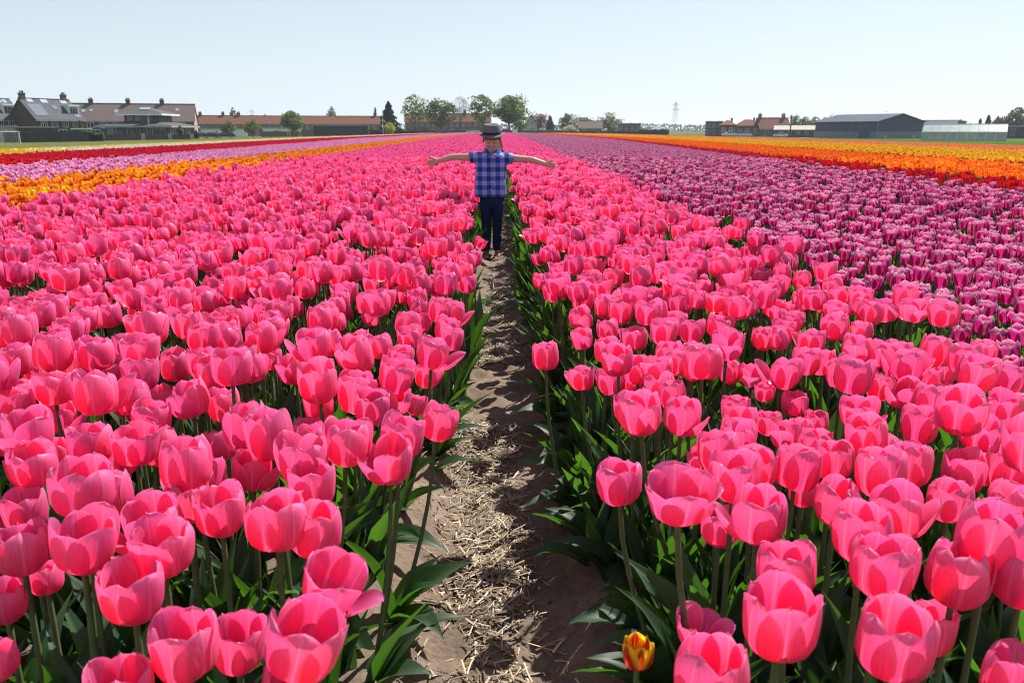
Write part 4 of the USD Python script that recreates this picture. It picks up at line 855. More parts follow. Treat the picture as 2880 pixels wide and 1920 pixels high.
gable_house('brick_house', 'brick farmhouse with steep red roof and dormer windows', a, facing(2170) + .25, w_at(2145, 2228, 282), 9.5, 2.7, 6.2, 'dark_brick', 'red_tiles', chim=(.8, 8.8), windows=[(1.5, .8, 1.4, 1.4, 1), (5, .8, 1.4, 1.4, 1)], chim_mat='brown_brick')
a = far(2178, 268)
gable_house('low_shed', 'long low dark shed with a pale roof left of the big barn', a, facing(2240), w_at(2178, 2305, 268), 8.0, 2.3, 3.6, 'dark_brick', 'concrete', 'shed', windows=[(x, .9, 1.2, .9, 1) for x in np.arange(1.5, 13, 2.6)], gutter=False)
a = far(2222, 264); t = thing('flue_pipe', 'tall thin dark flue pipe standing by the low shed', 'chimney', a)
obj('pipe', tube([[0, 0, -.5], [0, 0, 6.6]], .22, 10), MAT['dark_timber'], t); obj('cap', tube([[0, 0, 6.602], [0, 0, 6.9]], .32, 10), MAT['dark_timber'], t)

# big dark barn, one corner towards the camera
corner = far(2467, 232); rot = facing(2466) - .68
t = thing('barn', 'big dark blue-grey sheet-metal barn with a low gabled roof', 'barn', corner, rot)
# local: front (left) wall along -x from the corner, gable end along +x / going back
La = 22.6; e, rg = 4.7, 6.8
def cs(*p): return p
from shapely.geometry import Polygon
# the ridge runs parallel to the long front; gable faces +x
W = 19.5
obj('wall', prism([(0, 1.95), (W, 1.95), (W, e), (W / 2, rg - .15), (0, e)], 'x', -La, 0), MAT['barn_sheet'], t)
obj('plinth', prism([(-.08, -1), (W + .08, -1), (W + .08, 1.948), (-.08, 1.948)], 'x', -La - .08, .08), MAT['barn_plinth'], t)
sl = (rg - e) / (W / 2)
rf = obj('roof', cat([prism([(-.6, e - sl * .6), (W / 2, rg), (W / 2, rg + .2), (-.6, e - sl * .6 + .2)], 'x', -La - .4, .4), prism([(W / 2 + .002, rg), (W + .6, e - sl * .6), (W + .6, e - sl * .6 + .2), (W / 2 + .002, rg + .2)], 'x', -La - .4, .4)]), MAT['barn_roof'], t)
for k in range(1, 5): obj('panel_joint', bx(-La * k / 5 - .06, -La * k / 5 + .06, -.05, -.002, 1.96, e - .25), MAT['barn_plinth'], t)
obj('corner_trim', bx(-.12, .07, -.07, .1, -1, e - .1), MAT['barn_plinth'], t)
dr = obj('sliding_door', bx(-6.0, -2.6, -.16, -.082, -.1, 3.4), MAT['barn_sheet'], t); obj('door_frame', cat([bx(-6.15, -6.0, -.2, -.082, -.1, 3.55), bx(-2.6, -2.45, -.2, -.082, -.1, 3.55), bx(-6.0, -2.6, -.2, -.082, 3.4, 3.55)]), MAT['barn_plinth'], dr)
for x in (3.0, 15.0): obj('vent', bx(.062, .12, x, x + 1.1, .2, .9), MAT['grey_paint'], t)
for k in (.42,): obj('panel_joint', bx(.002, .05, W * k - .08, W * k + .08, 1.96, e + .6), MAT['barn_plinth'], t)
# grey-roofed hall behind the greenhouse
a = far(2552, 262)
gable_house('grey_hall', 'low hall with a grey metal roof behind the greenhouse', a, facing(2600), w_at(2552, 2672, 262), 12, 3.6, 5.2, 'barn_sheet', 'barn_roof', 'hall', gutter=False)
# greenhouse
a = far(2592, 186); t = thing('greenhouse', 'white glass greenhouse with sloping roof at the right of the dark barn', 'greenhouse', a, facing(2690) - .03)
Lg, Dg, eg, rgz = w_at(2592, 2800, 186), 7.0, 1.85, 3.5
n = 9
for k in range(n):
    x0, x1 = Lg * k / n, Lg * (k + 1) / n
    obj('pane', bx(x0 + .05, x1 - .05, -.015, .015, .25, eg), MAT['greenhouse_glass'], t)
    obj('post', bx(x0 - .05, x0 + .05, -.05, .05, -.8, eg), MAT['grey_paint'], t)
for k in range(n): 
    x0, x1 = Lg * k / n, Lg * (k + 1) / n
    obj('roof_pane', prism([(-.1, eg), (Dg * .55, rgz), (Dg * .55, rgz + .04), (-.1, eg + .04)], 'x', x0 + .04, x1 - .04), MAT['greenhouse_glass'], t)
obj('rear_roof', prism([(Dg * .55 + .05, rgz), (Dg, eg), (Dg, eg + .04), (Dg * .55 + .05, rgz + .04)], 'x', 0, Lg), MAT['greenhouse_glass'], t)
for x in (0.0, Lg):
    obj('end_wall', prism([(.05, .25), (Dg, .25), (Dg, eg - .02), (Dg * .55, rgz - .05), (.05, eg - .02)], 'x', x - .015, x + .015), MAT['greenhouse_glass'], t)
    obj('end_frame', cat([bx(x - .06, x + .06, y, y + .08, -.5, eg + .2 if y in (0, Dg) else eg + (rgz - eg) * min(1, y / (Dg * .55)) - .1) for y in (0.06, Dg * .28, Dg * .54, Dg * .78)]), MAT['grey_paint'], t)
obj('base', bx(-.05, Lg + .05, -.08, .08, -.8, .248), MAT['concrete'], t)
obj('gutter', bx(-.1, Lg + .1, -.2, -.102, eg - .05, eg + .1), MAT['white_paint'], t)
obj('ridge', bx(-.05, Lg + .05, Dg * .55 - .02, Dg * .55 + .12, rgz + .042, rgz + .18), MAT['white_paint'], t)
flat_block('dark_block', 'long low dark building at the right edge behind the greenhouse', 2788, 2960, 240, 3.3, 'dark_timber', nwin=5)

# --- pylons
def pylon(label, px, dist, H):
    a = far(px, dist); a[2] = -1.5; t = thing('pylon', label, 'pylon', a, .35)
    b = H * .085; bars = []
    lv = [0, .16, .32, .46, .58, .68, .77, .85, .92, 1.0]; hw = lambda f: b * (1 - f) ** .8 + .5
    legs = [[(sx * hw(f), sy * hw(f), H * f) for f in lv] for sx in (-1, 1) for sy in (-1, 1)]
    for l in legs: obj('leg', tube(l, .17, 4, False), MAT['pylon_steel'], t)
    for i in range(len(lv) - 1):
        h0, h1 = hw(lv[i]), hw(lv[i + 1]); z0, z1 = H * lv[i], H * lv[i + 1]
        for s in (-1, 1):
            bars += [tube([[-h0, s * h0, z0], [h1, s * h1, z1]], .08, 3, False), tube([[h0, s * h0, z0], [-h1, s * h1, z1]], .08, 3, False), tube([[s * h0, -h0, z0], [s * h1, h1, z1]], .08, 3, False), tube([[s * h0, h0, z0], [s * h1, -h1, z1]], .08, 3, False)]
    obj('bracing', cat(bars), MAT['pylon_steel'], t)
    for f, w in ((.76, .14), (.93, .13)):
        z = H * f; ww = w * H
        obj('crossarm', cat([tube([[-ww, 0, z], [ww, 0, z]], .22, 4), tube([[-ww, 0, z], [0, 0, z + H * .05], [ww, 0, z]], .18, 4)] + [tube([[x * ww, 0, z], [x * ww, 0, z - 2.0]], .14, 4) for x in (-.95, -.5, .5, .95)]), MAT['pylon_steel'], t)
    obj('peak', tube([[0, 0, H], [0, 0, H * 1.05]], .3, 4), MAT['pylon_steel'], t)
pylon('tall lattice power pylon on the horizon right of the boy', 1897, 1050, 37)
pylon('faint distant pylon rising behind the red-roofed row', 713, 1500, 38)

# --- cars
def car(label, px, dist, rot, mat, L=4.4, van=False):
    a = far(px, dist); t = thing('parked_car', label, 'car', a + [0, 0, .03], rot, 'cars parked beyond the field')
    H = 1.5; prof = [(-L / 2, .35), (-L / 2, .82), (-L / 2 + .15, .95), (-L / 2 + .75, 1.0), (-L * .17, 1.42), (L * .18, 1.46), (L * .40, 1.02), (L / 2, .86), (L / 2, .35)]
    obj('body', prism(prof, 'y', -.86, .86), MAT[mat], t)
    win_ = [(-L / 2 + .82, 1.0), (-L * .165, 1.36), (L * .17, 1.39), (L * .36, 1.02)]
    obj('side_window', prism(win_, 'y', -.875, -.862), MAT['pane'], t); obj('side_window', prism(win_, 'y', .862, .875), MAT['pane'], t)
    for sx in (-.31, .30):
        for y in (-.9, .68):
            wh = trimesh.creation.cylinder(.33, .22, sections=16); wh.apply_transform(trimesh.transformations.rotation_matrix(math.pi / 2, [1, 0, 0])); wh.apply_translation([sx * L, y + .11, .33])
            w = obj('wheel', wh, MAT['tyre_rubber'], t); rm = trimesh.creation.cylinder(.2, .235, sections=12); rm.apply_transform(trimesh.transformations.rotation_matrix(math.pi / 2, [1, 0, 0])); rm.apply_translation([sx * L, y + .11, .33]); obj('rim', rm, MAT['wheel_alloy'], w)
    for y in (-.7, .45): obj('headlight', bx(-L / 2 - .02, -L / 2 + .05, y, y + .25, .66, .78), MAT['white_paint'], t)
car('black estate car parked front right of the pink gable, nearest of three', 634, 205, facing(634), 'car_black', 4.7)
car('small black car parked just left of the black estate', 592, 212, facing(592), 'car_black', 4.0)
car('dark blue car beside the conifers at the pink gable end', 566, 218, facing(566), 'car_navy', 4.1)
car('pale car by the garden wall of the pavilion house', 516, 200, facing(516) + 1.2, 'car_silver', 4.0)
car('dark red car at the left end of the cars behind the pink field', 1232, 262, facing(1232) + .4, 'car_red')
car('dark blue car next to the red car behind the pink field', 1250, 256, facing(1250), 'car_navy')
car('black car under the bare tree behind the field', 1286, 262, facing(1286), 'car_black')
car('dark blue car between the bare tree and the boy', 1305, 258, facing(1305), 'car_navy')
car('silver car just left of the boy behind the field', 1330, 256, facing(1330), 'car_silver')
car('blue car under the broad tree just right of the boy\'s hat', 1422, 256, facing(1422), 'car_navy')
car('silver car before the dark brick block on the right', 2052, 262, facing(2052) + .2, 'car_silver', 4.6)
car('silver car right of it before the pale red hip roof', 2096, 264, facing(2096), 'car_silver')
car('dark car before the farmhouse gable on the right', 2132, 264, facing(2132), 'car_black')
car('silver car at the low shed, rightmost of the parked cars', 2196, 258, facing(2196), 'car_silver')
car('dark car between the farmhouse and the low shed', 2165, 262, facing(2165), 'car_navy')

# play frame by the white garage
a = far(812, 240); t = thing('play_frame', 'yellow swing and climbing frame in front of the white garage', 'play frame', a, facing(812))
for x in (0, 3.2): obj('leg', tube([[x - .5, -.5, -.4], [x, 0, 2.5]], .07, 5), MAT['play_yellow'], t); obj('leg', tube([[x + .5, .6, -.4], [x, 0, 2.5]], .07, 5), MAT['play_yellow'], t)
obj('top_bar', tube([[0, 0, 2.5], [3.2, 0, 2.5]], .07, 5), MAT['play_yellow'], t); obj('swing', cat([tube([[1.2, 0, 2.45], [1.2, 0, .6]], .02, 4), tube([[1.8, 0, 2.45], [1.8, 0, .6]], .02, 4), bx(1.1, 1.9, -.12, .12, .54, .598)]), MAT['play_blue'], t)
a = far(1078, 246); t = thing('lamp_post', 'thin pale lamp post beside the dark conifer', 'lamp post', a, 0)
obj('pole', tube([[0, 0, -.4], [0, 0, 5.6]], .08, 6), MAT['white_paint'], t); obj('lamp_head', bx(-.12, .6, -.12, .12, 5.602, 5.75), MAT['grey_paint'], t)

# --- trees
def tree(name, label, px, dist, H, spread, leafm, rt, trunk=.3, n=1500, leaf_s=.35, crown0=.35, shape='round', dens=1.0, group=None, catg='tree', lean=0):
    a = far(px, dist); a[2] -= .1; t = thing(name, label, catg, a, rt.uniform(0, 6), group)
    tr = []; tips = []
    top = np.array([rt.normal(0, .02) * H, rt.normal(0, .02) * H, H * .86])
    ts = np.linspace(0, 1, 6); P = np.stack([top[0] * ts ** 2, top[1] * ts ** 2, H * .86 * ts], 1); tr.append(tube(P, trunk * (1 - .85 * ts), 6))
    nl = 9 if shape != 'cone' else 0
    for k in range(nl):
        f = crown0 * .75 + (.92 - crown0 * .75) * (k + rt.random()) / nl; z0 = H * .86 * min(f, .95)
        b = np.array([top[0] * f ** 2, top[1] * f ** 2, z0]); az = k * 2.4 + rt.normal(0, .3)
        prof = math.sin(math.pi * np.clip((f - crown0 * .75) / (1.06 - crown0 * .75), .14, .93)) ** .7
        ln = spread * prof * rt.uniform(.75, 1.05); up = rt.uniform(.25, .8) * ln
        e = b + [math.cos(az) * ln, math.sin(az) * ln, up]; m = (b + e) / 2 + [0, 0, -.08 * ln]
        tr.append(tube([b, m, e], [trunk * .35 * (1 - f * .5), trunk * .22, trunk * .06], 4)); tips += [(e, ln * .42), ((m + e) / 2, ln * .36)]
        for q in range(2):
            e2 = m + [math.cos(az + (q - .5) * 1.8) * ln * .45, math.sin(az + (q - .5) * 1.8) * ln * .45, up * .7]; tr.append(tube([m, e2], [trunk * .15, trunk * .04], 3)); tips.append((e2, ln * .32))
    obj('trunk', cat(tr), MAT['bark'], t)
    C, S = [], []
    if shape == 'cone':
        m = int(n * dens); f = rt.random(m) ** .75; r0 = spread * (1 - f) ** .8 * np.sqrt(rt.uniform(.3, 1, m)) * (1 + .22 * np.sin(f * 37 + rt.normal(0, .5, m))); az = rt.uniform(0, 6.28, m)
        r0 *= 1 + .25 * np.sin(3 * az + 9 * f)
        C = np.stack([r0 * np.cos(az), r0 * np.sin(az), H * (crown0 + (1 - crown0) * f) - .25 * r0], 1)
    else:
        tips.append((top + [0, 0, H * .06], spread * .33)); w = np.array([r_ ** 2 for _, r_ in tips]); w /= w.sum()
        for (c, r_), ww in zip(tips, w):
            m = max(8, int(n * dens * ww)); d = rt.normal(0, 1, (m, 3)); d /= np.linalg.norm(d, axis=1, keepdims=True)
            C.append(c + d * r_ * (rt.random((m, 1)) ** .45) * [1, 1, .72])
        C = np.vstack(C)[rt.random(sum(map(len, C))) < .25]
        z0, z1 = H * crown0 * .85, H * 1.02; q = rt.normal(0, 1, (int(n * dens * 2.1), 3)); q *= (rt.random((len(q), 1)) ** .40) / np.linalg.norm(q, axis=1, keepdims=True)
        h01 = (q[:, 2] + 1) / 2; q[:, :2] *= (.72 + .5 * np.sin(np.pi * np.clip(h01 * .9 + .12, 0, 1)))[:, None] * .95
        E = np.stack([q[:, 0] * spread, q[:, 1] * spread, z0 + h01 * (z1 - z0)], 1)
        nz = meshkit.fbm(E / (spread * .42) + rt.uniform(0, 50), 2, 3); E = E[nz > np.quantile(nz, .42)]
        C = np.vstack([C, E])
    m = len(C); s = leaf_s * .85 * rt.uniform(.5, 1.25, m)
    if shape == 'bare':      # fine twigs instead of leaves
        d = rt.normal(0, 1, (m, 3)) + [0, 0, .8]; d /= np.linalg.norm(d, axis=1, keepdims=True); sd = np.cross(d, rt.normal(0, 1, (m, 3))); sd /= np.linalg.norm(sd, axis=1, keepdims=True)
        V = np.stack([C - sd * .025, C + sd * .025, C + d * s[:, None] * 2.2], 1).reshape(-1, 3); F = np.arange(3 * m).reshape(-1, 3)
    else:
        u = rt.normal(0, 1, (m, 3)); u /= np.linalg.norm(u, axis=1, keepdims=True); v = np.cross(u, rt.normal(0, 1, (m, 3))); v /= np.linalg.norm(v, axis=1, keepdims=True)
        V = np.stack([C - u * s[:, None], C + v * s[:, None] * .55, C + u * s[:, None], C - v * s[:, None] * .55], 1).reshape(-1, 3)
        k = np.arange(m)[:, None] * 4; F = np.vstack([k + [0, 1, 2], k + [0, 2, 3]])
    obj('crown', (V, F), MAT[leafm], t)
    return t
rt = np.random.default_rng(77)
def htree(px, ytop, dist, ybase=None):    # height of a tree whose top shows at photo row ytop
    d = ray(px, ytop); tt = dist / d[1]; return float((CAM + d * tt)[2] - terrain((CAM + d * tt)[0]))
def T(name, label, px, ytop, dist, wpx, leafm, **k):
    H = htree(px, ytop, dist); tree(name, label, px, dist, H, wpx / 2 / FPX * dist, leafm, rt, **k)
T('conifer', 'dark bushy conifer left of the tall trees, before the red roofs', 1095, 286, 262, 62, 'leaf_dark', shape='cone', crown0=.08, n=2600, leaf_s=.5, trunk=.3)
T('field_tree', 'tall open tree with a layered crown, right of the dark conifer', 1168, 264, 268, 66, 'leaf_spring', n=900, leaf_s=.42, crown0=.3, trunk=.28, group=None)
T('field_tree', 'round grey-green tree, third of the tall trees from the left', 1240, 274, 262, 84, 'leaf_mid', n=1700, leaf_s=.45, crown0=.25, trunk=.3)
T('bare_tree', 'thin leafless tree between the leafy ones left of the boy', 1295, 272, 266, 54, 'twig', shape='bare', n=1300, leaf_s=.5, crown0=.4, trunk=.22)
T('field_tree', 'tall leafy tree directly behind the boy\'s hat', 1356, 266, 262, 66, 'leaf_spring', n=1300, leaf_s=.42, crown0=.32, trunk=.28)
T('field_tree', 'broad multi-trunk tree right of the hat, widest of the group', 1432, 270, 258, 96, 'leaf_spring', n=2800, leaf_s=.45, crown0=.34, trunk=.38)
T('field_tree', 'low leafy tree under the right side of the broad tree', 1462, 318, 262, 50, 'leaf_spring', n=700, leaf_s=.4, crown0=.15, trunk=.2)
T('copper_tree', 'reddish brown tree behind the pale grey house', 1512, 318, 352, 58, 'leaf_red', n=1200, leaf_s=.5, crown0=.2, trunk=.3)
T('conifer', 'blue-grey spire conifer right of the pale grey house', 1547, 327, 322, 38, 'leaf_blue', shape='cone', crown0=.03, n=1300, leaf_s=.5)
T('distant_tree', 'round pale green tree left of the bungalow', 1592, 320, 365, 40, 'leaf_mid', n=900, leaf_s=.5, crown0=.12)
T('distant_tree', 'wide loose grey-green tree behind the bungalow', 1636, 328, 390, 64, 'leaf_grey', n=1000, leaf_s=.55, crown0=.15)
T('distant_tree', 'round grey tree at the right end of the bungalow', 1714, 327, 360, 66, 'leaf_grey', n=1500, leaf_s=.5, crown0=.15)
T('blossom_tree', 'small pale blossoming tree left of the bungalow roof', 1602, 352, 335, 30, 'blossom', n=500, leaf_s=.35, crown0=.15, trunk=.12)
T('garden_tree', 'bright green young tree in front of the red-roofed row', 822, 312, 236, 56, 'leaf_spring', n=1300, leaf_s=.36, crown0=.24, trunk=.18)
T('garden_tree', 'small pale green tree left of the dark parked cars\' garage', 644, 340, 232, 36, 'leaf_spring', n=600, leaf_s=.33, crown0=.2, trunk=.12)
T('garden_tree', 'small pale green tree right of the dark parked cars', 710, 338, 236, 44, 'leaf_spring', n=700, leaf_s=.33, crown0=.2, trunk=.12)
T('poplar', 'pale green tree rising behind the left end of the red roofs', 660, 304, 370, 26, 'leaf_spring', n=700, leaf_s=.5, crown0=.1)
T('poplar', 'pale green tree rising behind the middle of the red roofs', 936, 301, 372, 30, 'leaf_spring', n=800, leaf_s=.5, crown0=.1)
T('poplar', 'slim pointed green tree behind the red roofs beside the dark conifer', 1058, 302, 365, 16, 'leaf_mid', shape='cone', crown0=.1, n=600, leaf_s=.45)
T('poplar', 'tiny tree top above the red roofs left of the bright young tree', 749, 319, 370, 12, 'leaf_mid', n=300, leaf_s=.45, crown0=.3)
T('yellow_shrub', 'yellow-green round shrub beside the hedge and lamp post', 1096, 344, 240, 30, 'leaf_yellow', n=600, leaf_s=.25, crown0=.02, trunk=.08, catg='shrub')
T('cone_shrub', 'small dark cone shrub at the foot of the pink gable', 531, 366, 206, 14, 'leaf_dark', shape='cone', crown0=.02, n=500, leaf_s=.25, trunk=.06, catg='shrub')
T('cone_shrub', 'small dark cone shrub left of the dark blue car', 552, 366, 208, 14, 'leaf_dark', shape='cone', crown0=.02, n=500, leaf_s=.25, trunk=.06, catg='shrub')
T('garden_tree', 'slim green sapling beside the solar-panel house', 228, 338, 176, 14, 'leaf_spring', shape='cone', n=450, leaf_s=.28, crown0=.2, trunk=.07)
T('garden_tree', 'small green sapling at the right corner of the pavilion house', 508, 352, 182, 14, 'leaf_spring', n=350, leaf_s=.25, crown0=.2, trunk=.07)
for px, yt, w in ((2236, 322, 36), (2262, 326, 30), (2290, 327, 34), (2318, 328, 30)):
    T('pale_tree', f'pale spring-green tree in the row left of the barn roof, ' + {2236: 'tallest beside the flue pipe', 2262: 'second from the flue pipe', 2290: 'third from the flue pipe', 2318: 'nearest the barn'}[px], px, yt, 310, w, 'leaf_grey' if px != 2236 else 'leaf_spring', n=700, leaf_s=.42, crown0=.1)
T('bare_tree', 'bare grey tree top above the left end of the barn roof', 2338, 316, 330, 30, 'twig', shape='bare', n=600, leaf_s=.5, crown0=.3, trunk=.2)
T('right_tree', 'round green tree behind the greenhouse ridge', 2698, 336, 285, 34, 'leaf_mid', n=800, leaf_s=.42, crown0=.1)
T('conifer', 'dark conifer right of the greenhouse, first of the dark row', 2752, 334, 290, 24, 'leaf_dark', shape='cone', crown0=.05, n=800, leaf_s=.45)
T('conifer', 'tall dark conifer in the dark row at the right edge', 2774, 324, 292, 34, 'leaf_dark', shape='cone', crown0=.05, n=1100, leaf_s=.45)
T('conifer', 'dark broad conifer beside the copper tree at the right edge', 2800, 328, 295, 34, 'leaf_dark', shape='cone', crown0=.05, n=1000, leaf_s=.45)
T('copper_tree', 'copper-red tree among the dark conifers at the right edge', 2808, 330, 280, 44, 'leaf_red', n=1100, leaf_s=.42, crown0=.1)
T('right_tree', 'tall green tree at the right edge of the photo', 2856, 302, 276, 60, 'leaf_mid', n=1800, leaf_s=.45, crown0=.12)
T('right_tree', 'brownish tree half cut by the right edge of the photo', 2892, 318, 280, 50, 'leaf_red', n=900, leaf_s=.45, crown0=.12)

def hedge(name, label, px0, px1, dist, h, leafm, n, d=1.2, s=.2, catg='hedge'):
    a = far(px0, dist); w = w_at(px0, px1, dist); t = thing(name, label, catg, a, facing((px0 + px1) / 2))
    r = rt; C = np.stack([r.uniform(0, w, n), r.uniform(0, d, n), r.uniform(-.2, 1, n) ** 1 * h], 1); C[:, 2] *= .86 + .14 * np.sin(C[:, 0] * 1.3) * np.sin(C[:, 0] * .37 + 1)
    u = r.normal(0, 1, (n, 3)); u /= np.linalg.norm(u, axis=1, keepdims=True); v = np.cross(u, r.normal(0, 1, (n, 3))); v /= np.linalg.norm(v, axis=1, keepdims=True); ss = s * r.uniform(.6, 1.4, (n, 1))
    V = np.stack([C - u * ss, C + v * ss * .6, C + u * ss, C - v * ss * .6], 1).reshape(-1, 3); k = np.arange(n)[:, None] * 4
    obj('foliage', (V, np.vstack([k + [0, 1, 2], k + [0, 2, 3]])), MAT[leafm], t)
    obj('stems', bx(.2, w - .2, d * .35, d * .65, -.3, h * .7), MAT['bark'], t)
hedge('clipped_hedge', 'dark clipped hedge at the field end below the tall trees', 1040, 1228, 246, 1.9, 'leaf_hedge', 4200)
hedge('clipped_hedge', 'green hedge along the fence left of the pavilion house', 222, 284, 158, 2.0, 'leaf_mid', 1800)
hedge('clipped_hedge', 'low green hedge before the pale grey house right of the boy', 1455, 1600, 290, 1.3, 'leaf_mid', 1800, s=.25)
hedge('clipped_hedge', 'bushy green hedge left of the pylon', 1800, 1880, 300, 2.2, 'leaf_mid', 1800, s=.3)
hedge('clipped_hedge', 'low dark bushes in front of the flat brick house left of the pylon', 1735, 1800, 300, 1.5, 'leaf_hedge', 1400, s=.25)
hedge('clipped_hedge', 'low dark hedge under the bungalow', 1600, 1735, 300, 1.2, 'leaf_hedge', 1800, s=.25)
# far wood on the horizon
n = 9000; w = 1400
C = np.stack([rt.uniform(-60, w, n), rt.uniform(0, 60, n), rt.random(n)], 1); hh = 9 + 5 * meshkit.fbm(np.stack([C[:, 0] * .02, 0 * C[:, 0], 0 * C[:, 0]], 1), 3, 2); C[:, 2] = C[:, 2] * hh - 1.2
u = rt.normal(0, 1, (n, 3)); u /= np.linalg.norm(u, axis=1, keepdims=True); v = np.cross(u, rt.normal(0, 1, (n, 3))); v /= np.linalg.norm(v, axis=1, keepdims=True); ss = rt.uniform(1.2, 2.8, (n, 1))
V = np.stack([C - u * ss, C + v * ss * .7, C + u * ss, C - v * ss * .7], 1).reshape(-1, 3); k = np.arange(n)[:, None] * 4
t = thing('distant_wood', 'hazy blue line of distant woodland on the horizon', 'wood', (-100, 1250, 0), 0, kind='stuff')
obj('foliage', (V, np.vstack([k + [0, 1, 2], k + [0, 2, 3]])), MAT['leaf_hedge'], t)
# a bird above the barn
d = ray(2493, 314); P = CAM + d * (120 / d[1]); t = thing('bird', 'tiny dark bird flying just above the big dark barn', 'bird', P, .6)
bd = trimesh.creation.icosphere(2, .5); bd.vertices *= [.30, .09, .08]; bd.vertices += [0, 0, 0]; hd = trimesh.creation.icosphere(1, .05); hd.apply_translation([.17, 0, .02])
obj('body', trimesh.convex.convex_hull(np.vstack([bd.vertices, hd.vertices])), MAT['dark_timber'], t, smooth=True)
for s in (-1, 1): obj('wing', prism([(-.07, .02 * s), (.08, .02 * s), (.03, .30 * s), (-.05, .42 * s)][::s], 'z', .01, .03), MAT['dark_timber'], t)
# ------------------------------------------------------------------ the boy on the path
import manifold3d as m3
def ball(p, r, s=(1, 1, 1), n=20):
    return m3.Manifold.sphere(1.0, n).scale([r * s[0], r * s[1], r * s[2]]).translate([float(v) for v in p])
def chain(pts, s=(1, 1, 1), n=18):
    out = m3.Manifold()
    for (p, r), (q, r2) in zip(pts[:-1], pts[1:]):
        out = out + m3.Manifold.batch_hull([ball(p, r, s, n), ball(q, r2, s, n)])
    return out
def soft(man, edge, it=6, lamb=.5):
    m = man.refine_to_length(edge).to_mesh()
    t = trimesh.Trimesh(np.array(m.vert_properties[:, :3]), np.array(m.tri_verts), process=True)
    trimesh.smoothing.filter_taubin(t, lamb=lamb, nu=lamb + .03, iterations=it); return t
def loft(rings, n=28, pw=2.4):
    """Closed body through superellipse rings (z, half width, half depth, x centre, y centre)."""
    th = np.arange(n) / n * 2 * np.pi; V, F = [], []
    for z, a, b, cx, cy in rings:
        c, s = np.cos(th), np.sin(th)
        V.append(np.stack([cx + a * np.sign(c) * np.abs(c) ** (2 / pw), cy + b * np.sign(s) * np.abs(s) ** (2 / pw), np.full(n, z)], 1))
    k = len(rings); V = np.vstack(V + [np.array([[rings[0][3], rings[0][4], rings[0][0]], [rings[-1][3], rings[-1][4], rings[-1][0]]])])
    for i in range(k - 1):
        for j in range(n):
            a, b = i * n + j, i * n + (j + 1) % n; F += [[a, b, b + n], [a, b + n, a + n]]
    for j in range(n): F += [[k * n, (j + 1) % n, j], [k * n + 1, (k - 1) * n + j, (k - 1) * n + (j + 1) % n]]
    return m3.Manifold(m3.Mesh(np.array(V, np.float32), np.array(F, np.uint32)))

plain('skin', (0.50, 0.275, 0.215), 0.5, 0.06, 12, spec=0.35)
plain('hair', (0.23, 0.125, 0.065), 0.5, 0.35, 90, bump=.4)
plain('lip', (0.42, 0.16, 0.14), 0.45, 0.05)
plain('eye_lash', (0.06, 0.04, 0.035), 0.6, 0.05)
plain('brow', (0.20, 0.11, 0.065), 0.6, 0.1)
plain('hat_felt', (0.17, 0.165, 0.195), 0.9, 0.22, 160, bump=.5, spec=.1)
plain('hat_band', (0.012, 0.012, 0.016), 0.7, 0.1)
plain('denim', (0.012, 0.024, 0.075), 0.85, 0.25, 120, bump=.3, spec=.15)
plain('sandal_leather', (0.045, 0.028, 0.02), 0.6, 0.2, 20)
plain('button', (0.6, 0.6, 0.65), 0.3, 0.05)
pl = .080
_n = {'g': ('texture_coordinate', {}), 's': ('separate_xyz', {}), 'nz': ('noise_texture', {'scale': 9.0, 'detail': 2.0}), 'wv': ('noise_texture', {'scale': 420.0, 'detail': 2.0}),
      'x1': ('math', {'math_type': 'multiply_add', 'value2': 1 / pl, 'value3': .78 + 20}), 'z1': ('math', {'math_type': 'multiply_add', 'value2': 1 / pl, 'value3': .32 + 20}),
      'xf': ('math', {'math_type': 'fraction'}), 'zf': ('math', {'math_type': 'fraction'}), 'xc': ('math', {'math_type': 'compare', 'value2': .5, 'value3': .25}), 'zc': ('math', {'math_type': 'compare', 'value2': .5, 'value3': .25}),
      'sum': ('math', {'math_type': 'add'}), 'h': ('math', {'math_type': 'multiply', 'value2': .5}),
      'r': ('rgb_ramp', {'ramp': [(0.0, (0.46, 0.43, 0.66)), (0.5, (0.12, 0.19, 0.62)), (1.0, (0.018, 0.055, 0.36))]}),
      'm': ('mix', {'mix_type': 'multiply', 'fac': .5}), 'rr': ('rgb_ramp', {'ramp': [(.3, (.75, .75, .75)), (.7, (1.2, 1.2, 1.2))]}),
      'b': ('bump', {'strength': .5, 'distance': .012}), 'p': ('principled_bsdf', {'roughness': .85, 'specular_ior_level': .15, 'sheen_weight': .1}), 't': ('translucent_bsdf', {}), 'mc': ('mix_closure', {'fac': .22})}
M('gingham', _n, [('g.object', 's.vector'), ('s.x', 'x1.value1'), ('s.z', 'z1.value1'), ('x1.value', 'xf.value1'), ('z1.value', 'zf.value1'), ('xf.value', 'xc.value1'), ('zf.value', 'zc.value1'), ('xc.value', 'sum.value1'), ('zc.value', 'sum.value2'), ('sum.value', 'h.value1'),
    ('h.value', 'r.fac'), ('g.object', 'wv.vector'), ('wv.fac', 'rr.fac'), ('r.color', 'm.color1'), ('rr.color', 'm.color2'), ('m.color', 'p.base_color'), ('m.color', 't.color'), ('g.object', 'nz.vector'), ('nz.fac', 'b.height'), ('b.normal', 'p.normal'), ('p.BSDF', 'mc.closure1'), ('t.BSDF', 'mc.closure2')], surface='mc.closure')

